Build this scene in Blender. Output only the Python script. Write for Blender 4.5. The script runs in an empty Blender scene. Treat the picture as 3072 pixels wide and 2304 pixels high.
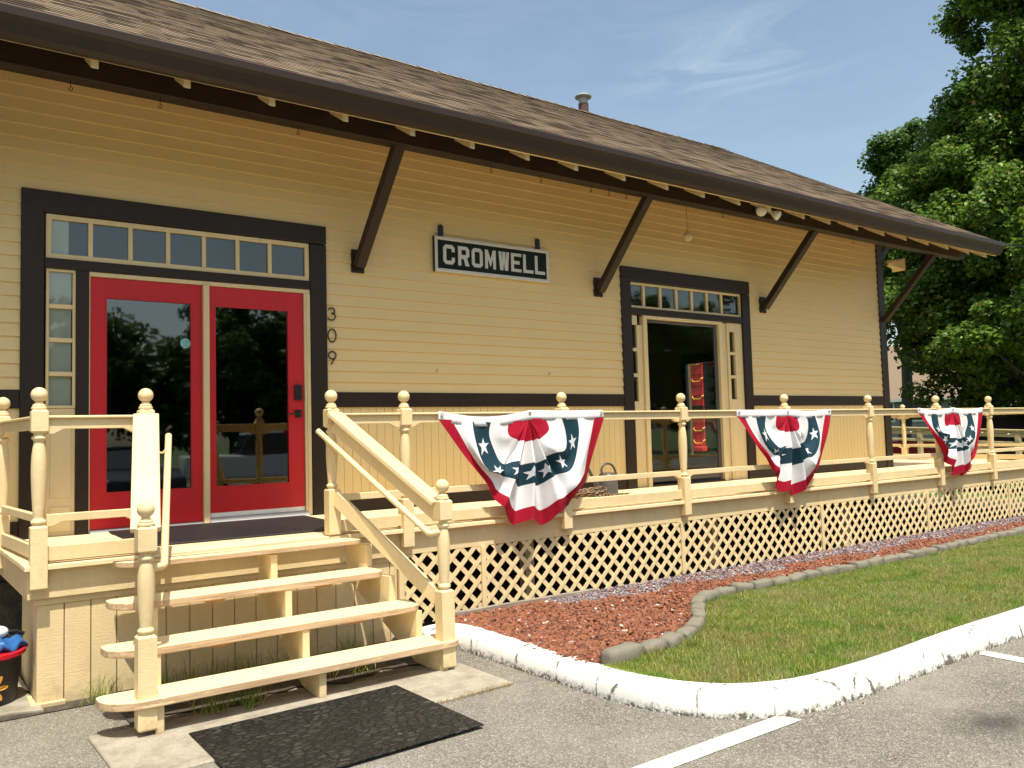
import bpy, bmesh, math, random
import numpy as np
from mathutils import Vector, Matrix

SC = bpy.context.scene
COL = SC.collection
rad = math.radians
rng = np.random.default_rng(7)
random.seed(7)

# ------------------------------------------------------------------ camera, sky, sun, exposure
camd = bpy.data.cameras.new('camera')
cam = bpy.data.objects.new('camera', camd)
COL.objects.link(cam)
camd.sensor_width = 36.0
camd.lens = 29.023
camd.clip_start = 0.05
camd.clip_end = 3000
R = Vector((0.81356, -0.58086, -0.02691))
U = Vector((-0.01293, -0.06433, 0.99784))
F = Vector((0.58134, 0.81146, 0.05985))
cam.matrix_world = Matrix(((R.x, U.x, -F.x, -3.068), (R.y, U.y, -F.y, -7.275), (R.z, U.z, -F.z, 0.695), (0, 0, 0, 1)))
SC.camera = cam

SUN_DIR = Vector((-0.10, -0.415, 1.0)).normalized()
SUN_EL = math.asin(SUN_DIR.z)
SUN_ROT = math.atan2(SUN_DIR.x, SUN_DIR.y)
world = bpy.data.worlds.new('World')
SC.world = world
world.use_nodes = True
wn, wl = world.node_tree.nodes, world.node_tree.links
wn.clear()
w_out = wn.new('ShaderNodeOutputWorld')
w_bg = wn.new('ShaderNodeBackground')
w_bg.inputs['Strength'].default_value = 0.135
sky = wn.new('ShaderNodeTexSky')
sky.sky_type = 'NISHITA'
sky.sun_disc = False
sky.sun_elevation = SUN_EL
sky.sun_rotation = SUN_ROT
sky.air_density = 1.0
sky.dust_density = 2.2
sky.ozone_density = 0.75
# thin cirrus: wisps that belong to the sky
w_tc = wn.new('ShaderNodeTexCoord')
w_map = wn.new('ShaderNodeMapping')
w_map.inputs['Rotation'].default_value = (0, rad(8), rad(-38))
w_map.inputs['Scale'].default_value = (3.4, 3.4, 15.0)
w_n = wn.new('ShaderNodeTexNoise')
w_n.inputs['Scale'].default_value = 1.6
w_n.inputs['Detail'].default_value = 8
w_n.inputs['Roughness'].default_value = 0.62
w_n.inputs['Distortion'].default_value = 1.3
w_r = wn.new('ShaderNodeValToRGB')
w_r.color_ramp.elements[0].position = 0.40
w_r.color_ramp.elements[1].position = 0.85
wl.new(w_tc.outputs['Generated'], w_map.inputs['Vector'])
wl.new(w_map.outputs['Vector'], w_n.inputs['Vector'])
wl.new(w_n.outputs['Fac'], w_r.inputs['Fac'])


def w_patch(c, r0, r1, sz):
    m = wn.new('ShaderNodeMapping')
    m.vector_type = 'POINT'
    m.inputs['Scale'].default_value = sz
    m.inputs['Location'].default_value = tuple(-a * b for a, b in zip(c, sz))
    l = wn.new('ShaderNodeVectorMath')
    l.operation = 'LENGTH'
    r = wn.new('ShaderNodeMapRange')
    r.interpolation_type = 'SMOOTHSTEP'
    r.inputs['From Min'].default_value = r0
    r.inputs['From Max'].default_value = r1
    r.inputs['To Min'].default_value = 1
    r.inputs['To Max'].default_value = 0
    wl.new(w_tc.outputs['Generated'], m.inputs['Vector'])
    wl.new(m.outputs['Vector'], l.inputs[0])
    wl.new(l.outputs['Value'], r.inputs['Value'])
    return r.outputs['Result']


def w_math(op, a, b):
    m = wn.new('ShaderNodeMath')
    m.operation = op
    for i, v in enumerate((a, b)):
        if isinstance(v, (int, float)):
            m.inputs[i].default_value = v
        else:
            wl.new(v, m.inputs[i])
    return m.outputs[0]


p1 = w_patch((0.71, 0.575, 0.392), 0.0, 0.17, (1, 1, 4.6))
p2 = w_patch((0.70, 0.56, 0.425), 0.0, 0.15, (1, 1, 3.6))
pm = w_math('MAXIMUM', p1, w_math('MULTIPLY', p2, 0.6))
veil = w_math('MULTIPLY', w_r.outputs['Color'], 0.05)
cl = w_math('ADD', w_math('MULTIPLY', w_math('MULTIPLY', pm, w_r.outputs['Color']), 0.30), veil)
w_mix = wn.new('ShaderNodeMixRGB')
w_mix.inputs['Color2'].default_value = (6.2, 6.6, 7.2, 1)
wl.new(cl, w_mix.inputs['Fac'])
w_tint = wn.new('ShaderNodeMixRGB')
w_tint.blend_type = 'MULTIPLY'
w_tint.inputs['Fac'].default_value = 1.0
w_tint.inputs['Color2'].default_value = (1.05, 1.02, 0.88, 1)
wl.new(sky.outputs['Color'], w_tint.inputs['Color1'])
wl.new(w_tint.outputs['Color'], w_mix.inputs['Color1'])
wl.new(w_mix.outputs['Color'], w_bg.inputs['Color'])
wl.new(w_bg.outputs['Background'], w_out.inputs['Surface'])

sund = bpy.data.lights.new('sun', 'SUN')
sund.energy = 4.2
sund.angle = rad(0.53)
sund.color = (1.0, 0.945, 0.82)
suno = bpy.data.objects.new('sun', sund)
suno.rotation_euler = SUN_DIR.to_track_quat('Z', 'Y').to_euler()
suno.location = (-4, -12, 20)
COL.objects.link(suno)

SC.view_settings.view_transform = 'Standard'
SC.view_settings.look = 'None'
SC.view_settings.gamma = 1.0
SC.view_settings.exposure = 0.62
SC.cycles.max_bounces = 10
SC.cycles.transparent_max_bounces = 24
SC.cycles.caustics_reflective = False
SC.cycles.caustics_refractive = False

GZ = -0.84      # asphalt
BZ = -0.71      # planted bed and lawn
DY = -1.652     # line of the front railing

# ------------------------------------------------------------------ materials
MATS = {}


def new_mat(name):
    m = bpy.data.materials.new(name)
    m.use_nodes = True
    m.node_tree.nodes.clear()
    return m, m.node_tree.nodes, m.node_tree.links


class MT:
    """small node helper"""

    def __init__(s, name):
        s.m, s.n, s.l = new_mat(name)
        s.out = s.n.new('ShaderNodeOutputMaterial')
        s.geo = s.n.new('ShaderNodeNewGeometry')
        MATS[name] = s.m

    def val(s, sock, v):
        if hasattr(v, 'links') or isinstance(v, bpy.types.NodeSocket):
            s.l.new(v, sock)
        else:
            if sock.type == 'RGBA' and len(v) == 3:
                v = (*v, 1)
            sock.default_value = v

    def pos(s, scale=(1, 1, 1), rot=(0, 0, 0)):
        mp = s.n.new('ShaderNodeMapping')
        mp.inputs['Scale'].default_value = scale
        mp.inputs['Rotation'].default_value = rot
        s.l.new(s.geo.outputs['Position'], mp.inputs['Vector'])
        return mp.outputs['Vector']

    def noise(s, scale, detail=4, rough=0.55, vec=None, dist=0.0):
        t = s.n.new('ShaderNodeTexNoise')
        t.inputs['Scale'].default_value = scale
        t.inputs['Detail'].default_value = detail
        t.inputs['Roughness'].default_value = rough
        t.inputs['Distortion'].default_value = dist
        s.l.new(vec if vec is not None else s.geo.outputs['Position'], t.inputs['Vector'])
        return t.outputs['Fac']

    def voro(s, scale, feature='F1', vec=None, out='Distance', rnd=1.0):
        t = s.n.new('ShaderNodeTexVoronoi')
        t.feature = feature
        t.inputs['Scale'].default_value = scale
        t.inputs['Randomness'].default_value = rnd
        s.l.new(vec if vec is not None else s.geo.outputs['Position'], t.inputs['Vector'])
        return t.outputs[out]

    def ramp(s, fac, stops):
        r = s.n.new('ShaderNodeValToRGB')
        e = r.color_ramp.elements
        while len(e) < len(stops):
            e.new(0.5)
        for el, (p, c) in zip(e, stops):
            el.position = p
            el.color = (*c, 1) if len(c) == 3 else c
        s.l.new(fac, r.inputs['Fac'])
        return r.outputs['Color']

    def fr(s, fac, a, b, lo=0.0, hi=1.0):
        r = s.n.new('ShaderNodeMapRange')
        r.inputs['From Min'].default_value = a
        r.inputs['From Max'].default_value = b
        r.inputs['To Min'].default_value = lo
        r.inputs['To Max'].default_value = hi
        s.l.new(fac, r.inputs['Value'])
        return r.outputs['Result']

    def mix(s, fac, a, b, mode='MIX'):
        r = s.n.new('ShaderNodeMixRGB')
        r.blend_type = mode
        s.val(r.inputs['Fac'], fac)
        s.val(r.inputs['Color1'], a)
        s.val(r.inputs['Color2'], b)
        return r.outputs['Color']

    def math(s, op, a, b=0.0):
        r = s.n.new('ShaderNodeMath')
        r.operation = op
        s.val(r.inputs[0], a)
        s.val(r.inputs[1], b)
        return r.outputs[0]

    def bump(s, h, strength=0.3, dist=0.01):
        b = s.n.new('ShaderNodeBump')
        b.inputs['Strength'].default_value = strength
        b.inputs['Distance'].default_value = dist
        s.l.new(h, b.inputs['Height'])
        return b.outputs['Normal']

    def sepz(s):
        x = s.n.new('ShaderNodeSeparateXYZ')
        s.l.new(s.geo.outputs['Position'], x.inputs[0])
        return x.outputs

    def bsdf(s, color, rough=0.5, normal=None, metal=0.0, spec=0.5, trans=None, trans_col=None):
        p = s.n.new('ShaderNodeBsdfPrincipled')
        s.val(p.inputs['Base Color'], color)
        s.val(p.inputs['Roughness'], rough)
        p.inputs['Metallic'].default_value = metal
        p.inputs['Specular IOR Level'].default_value = spec
        if normal is not None:
            s.l.new(normal, p.inputs['Normal'])
        o = p.outputs[0]
        if trans:
            t = s.n.new('ShaderNodeBsdfTranslucent')
            s.val(t.inputs['Color'], trans_col if trans_col is not None else color)
            mx = s.n.new('ShaderNodeMixShader')
            mx.inputs[0].default_value = trans
            s.l.new(o, mx.inputs[1])
            s.l.new(t.outputs[0], mx.inputs[2])
            o = mx.outputs[0]
        s.l.new(o, s.out.inputs['Surface'])
        return s.m


def paint(name, col, rough=0.5, var=0.08, bumps=0.12, dirt=None, chip=0.0, spec=0.4):
    t = MT(name)
    n1 = t.noise(1.7, 5, 0.6)
    n2 = t.noise(34, 3, 0.6)
    c = t.mix(t.fr(n1, 0.3, 0.7), tuple(x * (1 - var) for x in col), tuple(min(1, x * (1 + var)) for x in col))
    c = t.mix(t.fr(n2, 0.35, 0.65, 0, 0.35), c, tuple(x * (1 - 1.5 * var) for x in col))
    # brush grain and small runs
    g = t.noise(1.0, 4, 0.6, t.pos((14, 14, 160)))
    g2 = t.noise(90, 2, 0.5)
    if var >= 0.03:
        isl = t.geo.outputs['Random Per Island']
        c = t.mix(isl, c, t.mix(0.16, c, tuple(x * 0.62 for x in col)))
        w1 = t.noise(1.0, 7, 0.7, t.pos((5, 5, 1.1)))
        c = t.mix(t.fr(w1, 0.50, 0.72, 0, 0.30), c, tuple(a * b for a, b in zip(col, (0.66, 0.60, 0.52))))
        w2 = t.noise(7.0, 8, 0.75)
        c = t.mix(t.fr(w2, 0.56, 0.70, 0, 0.22), c, tuple(a * b for a, b in zip(col, (0.60, 0.55, 0.50))))
    if chip:
        k = t.noise(46, 6, 0.7)
        c = t.mix(t.fr(k, 0.70, 0.73, 0, chip), c, (0.30, 0.24, 0.17))
    if dirt is not None:      # splash-back dirt near the ground: a stain, with its own ragged upper edge
        z = t.sepz()[2]
        zz = t.math('ADD', z, t.fr(t.noise(9, 5, 0.7), 0.3, 0.7, -0.09, 0.09))
        c = t.mix(t.fr(zz, dirt, dirt + 0.09, 0.35, 0.0), c, (0.22, 0.17, 0.11))
    h = t.math('ADD', t.math('MULTIPLY', g, 0.6), t.math('MULTIPLY', g2, 0.5))
    return t.bsdf(c, t.fr(n2, 0.3, 0.7, rough - 0.08, rough + 0.1), t.bump(h, bumps, 0.004), spec=spec)


CREAM_C = (0.76, 0.60, 0.335)
CREAM = paint('cream_paint', CREAM_C, 0.5, 0.07, 0.4, chip=0.25)
CREAM_W = paint('cream_paint_weathered', CREAM_C, 0.58, 0.10, 0.6, dirt=-0.82, chip=0.45)
CREAM_S = paint('cream_soffit_paint', (0.76, 0.55, 0.24), 0.5, 0.028, 0.12)
SIDING = paint('cream_siding_paint', (0.735, 0.562, 0.275), 0.5, 0.029, 0.12)
BROWN = paint('dark_brown_paint', (0.025, 0.015, 0.009), 0.45, 0.15, 0.3, spec=0.3)
RED = paint('red_door_paint', (0.55, 0.012, 0.018), 0.45, 0.06, 0.1)
GUTTER = paint('brown_gutter_metal', (0.036, 0.023, 0.017), 0.38, 0.12, 0.04, spec=0.3)
BLACK = paint('black_metal_paint', (0.012, 0.012, 0.012), 0.35, 0.1, 0.05)
WHITEP = paint('white_paint', (0.80, 0.79, 0.76), 0.5, 0.04, 0.1)
GREYALU = paint('grey_threshold_metal', (0.42, 0.42, 0.42), 0.35, 0.08, 0.05)
STEEL = paint('galvanised_steel', (0.30, 0.33, 0.32), 0.35, 0.08, 0.05)
RUST = paint('rusty_pipe', (0.085, 0.045, 0.032), 0.7, 0.25, 0.3)
SIGNGREEN = paint('dark_green_sign_paint', (0.006, 0.014, 0.010), 0.55, 0.15, 0.1, spec=.2)
SIGNWHITE = paint('sign_white_paint', (0.62, 0.62, 0.60), 0.5, 0.06, 0.15)
YELLOW = paint('yellow_grab_paint', (0.80, 0.52, 0.08), 0.45, 0.06, 0.1)
CABRED = paint('caboose_red_paint', (0.72, 0.045, 0.05), 0.45, 0.08, 0.1)
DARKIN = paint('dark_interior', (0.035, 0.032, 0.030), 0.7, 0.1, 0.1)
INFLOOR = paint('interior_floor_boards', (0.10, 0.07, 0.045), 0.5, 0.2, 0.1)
BULBC = paint('pale_lamp_glass', (0.70, 0.68, 0.58), 0.25, 0.05, 0.0)
PLASTICGREY = paint('grey_plastic', (0.085, 0.082, 0.078), 0.4, 0.1, 0.1)
TEAL = paint('teal_sticker', (0.24, 0.52, 0.52), 0.4, 0.03, 0.02)
POTBLACK = paint('black_plastic', (0.016, 0.016, 0.016), 0.4, 0.1, 0.1)
BLUEP = paint('blue_plastic', (0.03, 0.13, 0.38), 0.22, 0.25, 0.6)
REDP = paint('red_plastic', (0.62, 0.012, 0.03), 0.3, 0.1, 0.2)
PINKP = paint('pink_plastic', (0.62, 0.04, 0.14), 0.3, 0.1, 0.2)
ORANGEP = paint('orange_yellow_print', (0.75, 0.36, 0.05), 0.5, 0.1, 0.1)
BLIND = paint('pale_blind_fabric', (0.82, 0.78, 0.68), 0.8, 0.05, 0.1)


def make_tread():
    t = MT('worn_tread_edge')
    g = t.noise(1.0, 6, 0.65, t.pos((3, 30, 90)))
    k = t.noise(1.0, 5, 0.7, t.pos((7, 30, 46)))
    wood = t.ramp(g, [(0.3, (0.30, 0.185, 0.10)), (0.5, (0.52, 0.35, 0.20)), (0.72, (0.64, 0.47, 0.30))])
    c = t.mix(t.fr(k, 0.57, 0.66, 0, .85), wood, CREAM_C)
    t.bsdf(c, 0.6, t.bump(g, 0.5, 0.004))
    t = MT('tread_top_paint')
    g = t.noise(1.0, 6, 0.65, t.pos((3, 60, 60)))
    k = t.noise(1.0, 6, 0.7, t.pos((4, 22, 40)))
    c = t.mix(t.fr(k, 0.60, 0.68, 0, 0.55), (0.78, 0.625, 0.37), (0.62, 0.48, 0.31))
    c = t.mix(t.fr(g, 0.62, 0.72, 0, 0.5), c, (0.40, 0.29, 0.17))
    t.bsdf(c, 0.55, t.bump(g, 0.4, 0.003))


make_tread()
TREADF, TREADT = MATS['worn_tread_edge'], MATS['tread_top_paint']


def make_deckmat():
    t = MT('deck_board_paint')
    g = t.noise(1.0, 6, 0.65, t.pos((2.2, 40, 40)))
    k = t.noise(1.0, 6, 0.7, t.pos((1.5, 14, 14)))
    isl = t.geo.outputs['Random Per Island']
    c = t.mix(isl, (0.72, 0.56, 0.31), (0.80, 0.645, 0.38))
    c = t.mix(t.fr(k, 0.56, 0.70, 0, 0.45), c, (0.42, 0.31, 0.18))
    c = t.mix(t.fr(g, 0.60, 0.74, 0, 0.5), c, (0.30, 0.22, 0.13))
    t.bsdf(c, 0.6, t.bump(g, 0.4, 0.003))


make_deckmat()
DECK = MATS['deck_board_paint']


def make_glass():
    for name, tint, gl in (('window_glass', (0.80, 0.84, 0.83), 1.35), ('dark_door_glass', (0.34, 0.36, 0.36), 3.0), ('clear_door_glass', (0.90, 0.93, 0.92), 1.5)):
        t = MT(name)
        tr = t.n.new('ShaderNodeBsdfTransparent')
        tr.inputs['Color'].default_value = (*tint, 1)
        g = t.n.new('ShaderNodeBsdfGlossy')
        g.inputs['Roughness'].default_value = 0.022
        g.inputs['Color'].default_value = (0.95, 0.97, 0.97, 1)
        w = t.noise(1.1, 2, 0.5, t.pos((1.4, 1.4, 0.5)))
        t.l.new(t.bump(w, 0.10, 0.03), g.inputs['Normal'])
        dt = t.n.new('ShaderNodeVectorMath')
        dt.operation = 'DOT_PRODUCT'
        t.l.new(t.geo.outputs['Normal'], dt.inputs[0])
        t.l.new(t.geo.outputs['Incoming'], dt.inputs[1])
        fz = t.math('POWER', t.math('SUBTRACT', 1.0, t.math('ABSOLUTE', dt.outputs['Value'])), 5.0)
        fres = t.math('ADD', t.math('MULTIPLY', fz, 0.96), 0.04)
        mx = t.n.new('ShaderNodeMixShader')
        t.l.new(t.math('MINIMUM', t.math('MULTIPLY', fres, gl), 1.0), mx.inputs[0])
        t.l.new(tr.outputs[0], mx.inputs[1])
        t.l.new(g.outputs[0], mx.inputs[2])
        t.l.new(mx.outputs[0], t.out.inputs['Surface'])


make_glass()
GLASS, DGLASS = MATS['window_glass'], MATS['dark_door_glass']


def make_roof():
    t = MT('roof_shingles')
    uv = t.n.new('ShaderNodeUVMap')
    sx = t.n.new('ShaderNodeSeparateXYZ')
    t.l.new(uv.outputs[0], sx.inputs[0])
    row = t.math('FLOOR', sx.outputs[1])
    wn1 = t.n.new('ShaderNodeTexWhiteNoise')
    wn1.noise_dimensions = '1D'
    t.l.new(row, wn1.inputs['W'])
    off = wn1.outputs['Value']
    cols = []
    for k, wdt in ((0, 0.20), (1, 0.38)):
        xx = t.math('FLOOR', t.math('DIVIDE', t.math('ADD', sx.outputs[0], t.math('MULTIPLY', off, 3.0 + k)), wdt))
        cb = t.n.new('ShaderNodeCombineXYZ')
        t.l.new(xx, cb.inputs[0])
        t.l.new(row, cb.inputs[1])
        cb.inputs[2].default_value = k * 7.3
        w2 = t.n.new('ShaderNodeTexWhiteNoise')
        t.l.new(cb.outputs[0], w2.inputs['Vector'])
        cols.append(w2.outputs['Value'])
    v = t.math('ADD', t.math('MULTIPLY', cols[0], 0.55), t.math('MULTIPLY', cols[1], 0.45))
    c = t.ramp(v, [(0.30, (0.046, 0.034, 0.022)), (0.40, (0.125, 0.091, 0.060)), (0.58, (0.190, 0.138, 0.092)), (0.85, (0.275, 0.206, 0.142))])
    gr = t.noise(210, 2, 0.6)
    c = t.mix(t.fr(gr, 0.35, 0.65, 0, 0.5), c, (0.075, 0.055, 0.038))
    st = t.noise(0.5, 4, 0.6)
    c = t.mix(t.fr(st, 0.45, 0.7, 0, 0.2), c, (0.085, 0.068, 0.048))
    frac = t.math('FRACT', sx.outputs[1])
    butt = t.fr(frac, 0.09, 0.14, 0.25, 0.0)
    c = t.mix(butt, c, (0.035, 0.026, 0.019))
    h = t.math('ADD', t.math('MULTIPLY', v, 0.4), t.math('MULTIPLY', gr, 0.5))
    t.bsdf(c, 0.9, t.bump(h, 0.08, 0.003), spec=0.1)


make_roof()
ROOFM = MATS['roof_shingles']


def make_ground():
    t = MT('old_asphalt')
    v = t.n.new('ShaderNodeTexVoronoi')
    v.inputs['Scale'].default_value = 150
    t.l.new(t.geo.outputs['Position'], v.inputs['Vector'])
    sp = t.n.new('ShaderNodeSeparateColor')
    t.l.new(v.outputs['Color'], sp.inputs[0])
    c = t.ramp(sp.outputs[0], [(0.0, (0.075, 0.068, 0.057)), (0.35, (0.155, 0.142, 0.119)), (0.7, (0.245, 0.225, 0.19)), (1.0, (0.50, 0.46, 0.39))])
    c = t.mix(t.fr(v.outputs['Distance'], 0.25, 0.6, 0.0, 0.5), c, (0.095, 0.086, 0.072))
    big = t.noise(0.9, 6, 0.65)
    c = t.mix(t.fr(big, 0.40, 0.68, 0, 0.38), c, (0.36, 0.33, 0.275))
    mid = t.noise(5.5, 5, 0.7)
    c = t.mix(t.fr(mid, 0.5, 0.75, 0, 0.35), c, (0.12, 0.108, 0.092))
    # soft shadow-like patch painted into the asphalt colour, beside the kerb
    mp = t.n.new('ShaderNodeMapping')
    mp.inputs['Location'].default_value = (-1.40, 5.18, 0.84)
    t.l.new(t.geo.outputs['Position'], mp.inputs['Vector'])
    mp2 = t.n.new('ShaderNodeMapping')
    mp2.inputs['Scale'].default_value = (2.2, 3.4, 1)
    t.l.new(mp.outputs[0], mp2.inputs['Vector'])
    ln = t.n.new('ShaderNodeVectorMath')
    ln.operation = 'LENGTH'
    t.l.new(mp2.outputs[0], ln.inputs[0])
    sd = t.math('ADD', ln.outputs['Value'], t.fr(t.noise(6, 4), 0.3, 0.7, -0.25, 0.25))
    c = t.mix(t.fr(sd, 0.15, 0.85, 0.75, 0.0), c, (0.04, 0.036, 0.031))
    h = t.math('ADD', v.outputs['Distance'], t.math('MULTIPLY', mid, 0.6))
    t.bsdf(c, 0.85, t.bump(h, 0.7, 0.006), spec=0.3)

    t = MT('concrete_slab')
    n = t.noise(7, 6, 0.7)
    f = t.noise(120, 3, 0.6)
    c = t.ramp(n, [(0.32, (0.20, 0.17, 0.125)), (0.5, (0.34, 0.30, 0.23)), (0.7, (0.45, 0.405, 0.32))])
    c = t.mix(t.fr(f, 0.4, 0.62, 0, 0.5), c, (0.20, 0.17, 0.13))
    t.bsdf(c, 0.85, t.bump(f, 0.5, 0.004))

    t = MT('kerb_white_paint')
    cr = t.voro(2.9, 'DISTANCE_TO_EDGE', t.pos((1, 1, 0.2)))
    wob = t.noise(16, 4, 0.7)
    crk = t.math('ADD', cr, t.fr(wob, 0.3, 0.7, -0.03, 0.035))
    z = t.sepz()[2]
    chips = t.noise(42, 6, 0.72)
    low = t.fr(t.math('ADD', z, t.fr(t.noise(11, 5, 0.75), 0.25, 0.75, -0.04, 0.04)), GZ + 0.0, GZ + 0.045, 1.0, 0.0)
    base = t.mix(t.fr(t.noise(3, 4), 0.3, 0.7), (0.74, 0.72, 0.66), (0.86, 0.85, 0.82))
    mortar = (0.13, 0.115, 0.09)
    m1 = t.fr(crk, 0.0, 0.02, 1.0, 0.0)
    m1 = t.math('MULTIPLY', m1, t.fr(t.noise(2.3, 3), 0.36, 0.44))
    m2 = t.fr(t.math('ADD', chips, t.math('MULTIPLY', low, 0.22)), 0.695, 0.72)
    m3 = t.math('MULTIPLY', low, t.fr(chips, 0.42, 0.5))
    mk = t.math('MINIMUM', t.math('ADD', t.math('ADD', m1, m2), m3), 1.0)
    c = t.mix(mk, base, mortar)
    t.bsdf(c, 0.7, t.bump(t.math('SUBTRACT', t.noise(26, 5, 0.7), mk), 0.35, 0.005))

    t = MT('road_marking_paint')
    k = t.noise(38, 6, 0.75)
    f = t.voro(105)
    c = t.mix(t.fr(k, 0.56, 0.64), (0.72, 0.70, 0.62), (0.20, 0.18, 0.15))
    c = t.mix(t.fr(f, 0.35, 0.7, 0, 0.6), c, (0.35, 0.32, 0.26))
    t.bsdf(c, 0.8, t.bump(f, 0.5, 0.004))

    t = MT('lawn_soil')
    n = t.noise(3.5, 6, 0.7)
    f = t.noise(60, 4, 0.7)
    c = t.ramp(n, [(0.35, (0.11, 0.13, 0.03)), (0.55, (0.16, 0.16, 0.05)), (0.7, (0.24, 0.19, 0.10))])
    c = t.mix(t.fr(f, 0.4, 0.65, 0, 0.6), c, (0.03, 0.04, 0.012))
    t.bsdf(c, 0.95, t.bump(f, 0.8, 0.02))

    t = MT('far_grass')
    n = t.noise(0.7, 6, 0.7)
    f = t.noise(22, 5, 0.75)
    c = t.ramp(n, [(0.35, (0.055, 0.10, 0.02)), (0.65, (0.10, 0.155, 0.035))])
    c = t.mix(t.fr(f, 0.4, 0.65, 0, 0.6), c, (0.03, 0.06, 0.012))
    t.bsdf(c, 0.95, t.bump(f, 0.8, 0.03))

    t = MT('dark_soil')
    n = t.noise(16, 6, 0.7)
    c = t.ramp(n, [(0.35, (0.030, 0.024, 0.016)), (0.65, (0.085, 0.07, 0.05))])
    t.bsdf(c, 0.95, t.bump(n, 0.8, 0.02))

    def stones(name, stops):
        t = MT(name)
        c = t.ramp(t.geo.outputs['Random Per Island'], stops)
        f = t.noise(95, 4, 0.7)
        c = t.mix(t.fr(f, 0.35, 0.65, 0, 0.35), c, (0.07, 0.045, 0.035) if name != 'edging_concrete' else (0.10, 0.09, 0.07))
        t.bsdf(c, 0.85, t.bump(f, 0.6, 0.004))

    stones('red_stones', [(0.0, (0.10, 0.032, 0.016)), (0.35, (0.22, 0.070, 0.031)), (0.65, (0.33, 0.112, 0.050)), (0.975, (0.25, 0.10, 0.055)), (0.985, (0.45, 0.36, 0.30)), (1.0, (0.66, 0.6, 0.55))])
    stones('purple_stones', [(0.0, (0.11, 0.092, 0.108)), (0.5, (0.24, 0.20, 0.22)), (0.88, (0.40, 0.35, 0.37)), (1.0, (0.60, 0.56, 0.56))])
    stones('edging_concrete', [(0.0, (0.17, 0.155, 0.118)), (1.0, (0.26, 0.238, 0.185))])

    t = MT('grass_blades')
    isl = t.geo.outputs['Random Per Island']
    c = t.ramp(isl, [(0.0, (0.15, 0.25, 0.025)), (0.35, (0.23, 0.315, 0.038)), (0.66, (0.31, 0.37, 0.055)), (0.84, (0.44, 0.44, 0.12)), (1.0, (0.62, 0.53, 0.27))])
    n = t.noise(1.6, 5, 0.7)
    c = t.mix(t.fr(n, 0.45, 0.62, 0, 0.7), c, (0.37, 0.32, 0.11))
    n2 = t.noise(4.0, 3, 0.6)
    c = t.mix(t.fr(n2, 0.52, 0.62, 0, 0.7), c, (0.12, 0.28, 0.02))
    t.bsdf(c, 0.6, trans=0.35)

    def leaves(name, stops):
        t = MT(name)
        c = t.ramp(t.geo.outputs['Random Per Island'], stops)
        t.bsdf(c, 0.45, trans=0.42, spec=0.35)

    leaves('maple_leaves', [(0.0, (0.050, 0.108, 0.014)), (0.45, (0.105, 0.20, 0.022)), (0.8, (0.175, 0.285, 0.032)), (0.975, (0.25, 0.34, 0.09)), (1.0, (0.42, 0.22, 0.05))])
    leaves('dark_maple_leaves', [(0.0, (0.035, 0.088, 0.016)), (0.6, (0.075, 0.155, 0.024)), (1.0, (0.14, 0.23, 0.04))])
    t = MT('bark')
    n = t.noise(1.0, 6, 0.7, t.pos((22, 22, 4)))
    c = t.ramp(n, [(0.3, (0.035, 0.028, 0.02)), (0.7, (0.12, 0.10, 0.08))])
    t.bsdf(c, 0.9, t.bump(n, 0.9, 0.03))

    t = MT('rubber_mat')
    mp = t.pos((1.0, 1.7, 1), (0, 0, rad(12)))
    cob = t.voro(17, 'DISTANCE_TO_EDGE', mp)
    cc = t.n.new('ShaderNodeTexVoronoi')
    cc.inputs['Scale'].default_value = 17
    t.l.new(mp, cc.inputs['Vector'])
    dn = t.noise(5, 6, 0.75)
    fine = t.noise(60, 5, 0.75)
    top = t.fr(cob, 0.05, 0.16)
    spc = t.n.new('ShaderNodeSeparateColor')
    t.l.new(cc.outputs['Color'], spc.inputs[0])
    worn = t.math('MULTIPLY', top, t.math('MULTIPLY', t.fr(dn, 0.44, 0.62), t.fr(spc.outputs[0], 0.3, 0.9)))
    c = t.mix(t.math('MULTIPLY', top, t.fr(spc.outputs[1], 0, 1, .15, .9)), (0.009, 0.009, 0.008), (0.026, 0.025, 0.021))
    c = t.mix(t.math('MULTIPLY', worn, 0.55), c, (0.10, 0.088, 0.068))
    c = t.mix(t.fr(fine, 0.66, 0.72, 0, 0.9), c, (0.34, 0.28, 0.19))
    c = t.mix(t.fr(fine, 0.3, 0.42, 0.6, 0.0), c, (0.006, 0.006, 0.005))
    t.bsdf(c, t.fr(worn, 0, 1, 0.5, 0.8), t.bump(t.math('ADD', top, t.math('MULTIPLY', fine, 0.5)), 0.9, 0.012), spec=0.3)

    t = MT('door_mat_rubber')
    k = t.noise(160, 3, 0.6)
    d = t.noise(4, 5, 0.7)
    c = t.mix(t.fr(d, 0.45, 0.7, 0, 0.4), (0.007, 0.006, 0.007), (0.030, 0.020, 0.018))
    t.bsdf(c, 0.6, t.bump(k, 0.7, 0.004))

    t = MT('grey_timber')
    g = t.noise(1.0, 6, 0.7, t.pos((3, 40, 40)))
    t.bsdf(t.ramp(g, [(0.3, (0.16, 0.13, 0.10)), (0.7, (0.36, 0.31, 0.25))]), 0.85, t.bump(g, 0.6, 0.005))

    t = MT('weathered_fence_boards')
    g = t.noise(1.0, 6, 0.7, t.pos((26, 26, 2)))
    c = t.ramp(g, [(0.3, (0.020, 0.016, 0.013)), (0.7, (0.060, 0.048, 0.038))])
    t.bsdf(c, 0.9, t.bump(g, 0.6, 0.006))

    t = MT('braided_rope')
    uv = t.n.new('ShaderNodeUVMap')
    ck = t.n.new('ShaderNodeTexChecker')
    ck.inputs['Scale'].default_value = 1.0
    t.l.new(uv.outputs[0], ck.inputs['Vector'])
    ck.inputs['Color1'].default_value = (0.018, 0.013, 0.010, 1)
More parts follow.
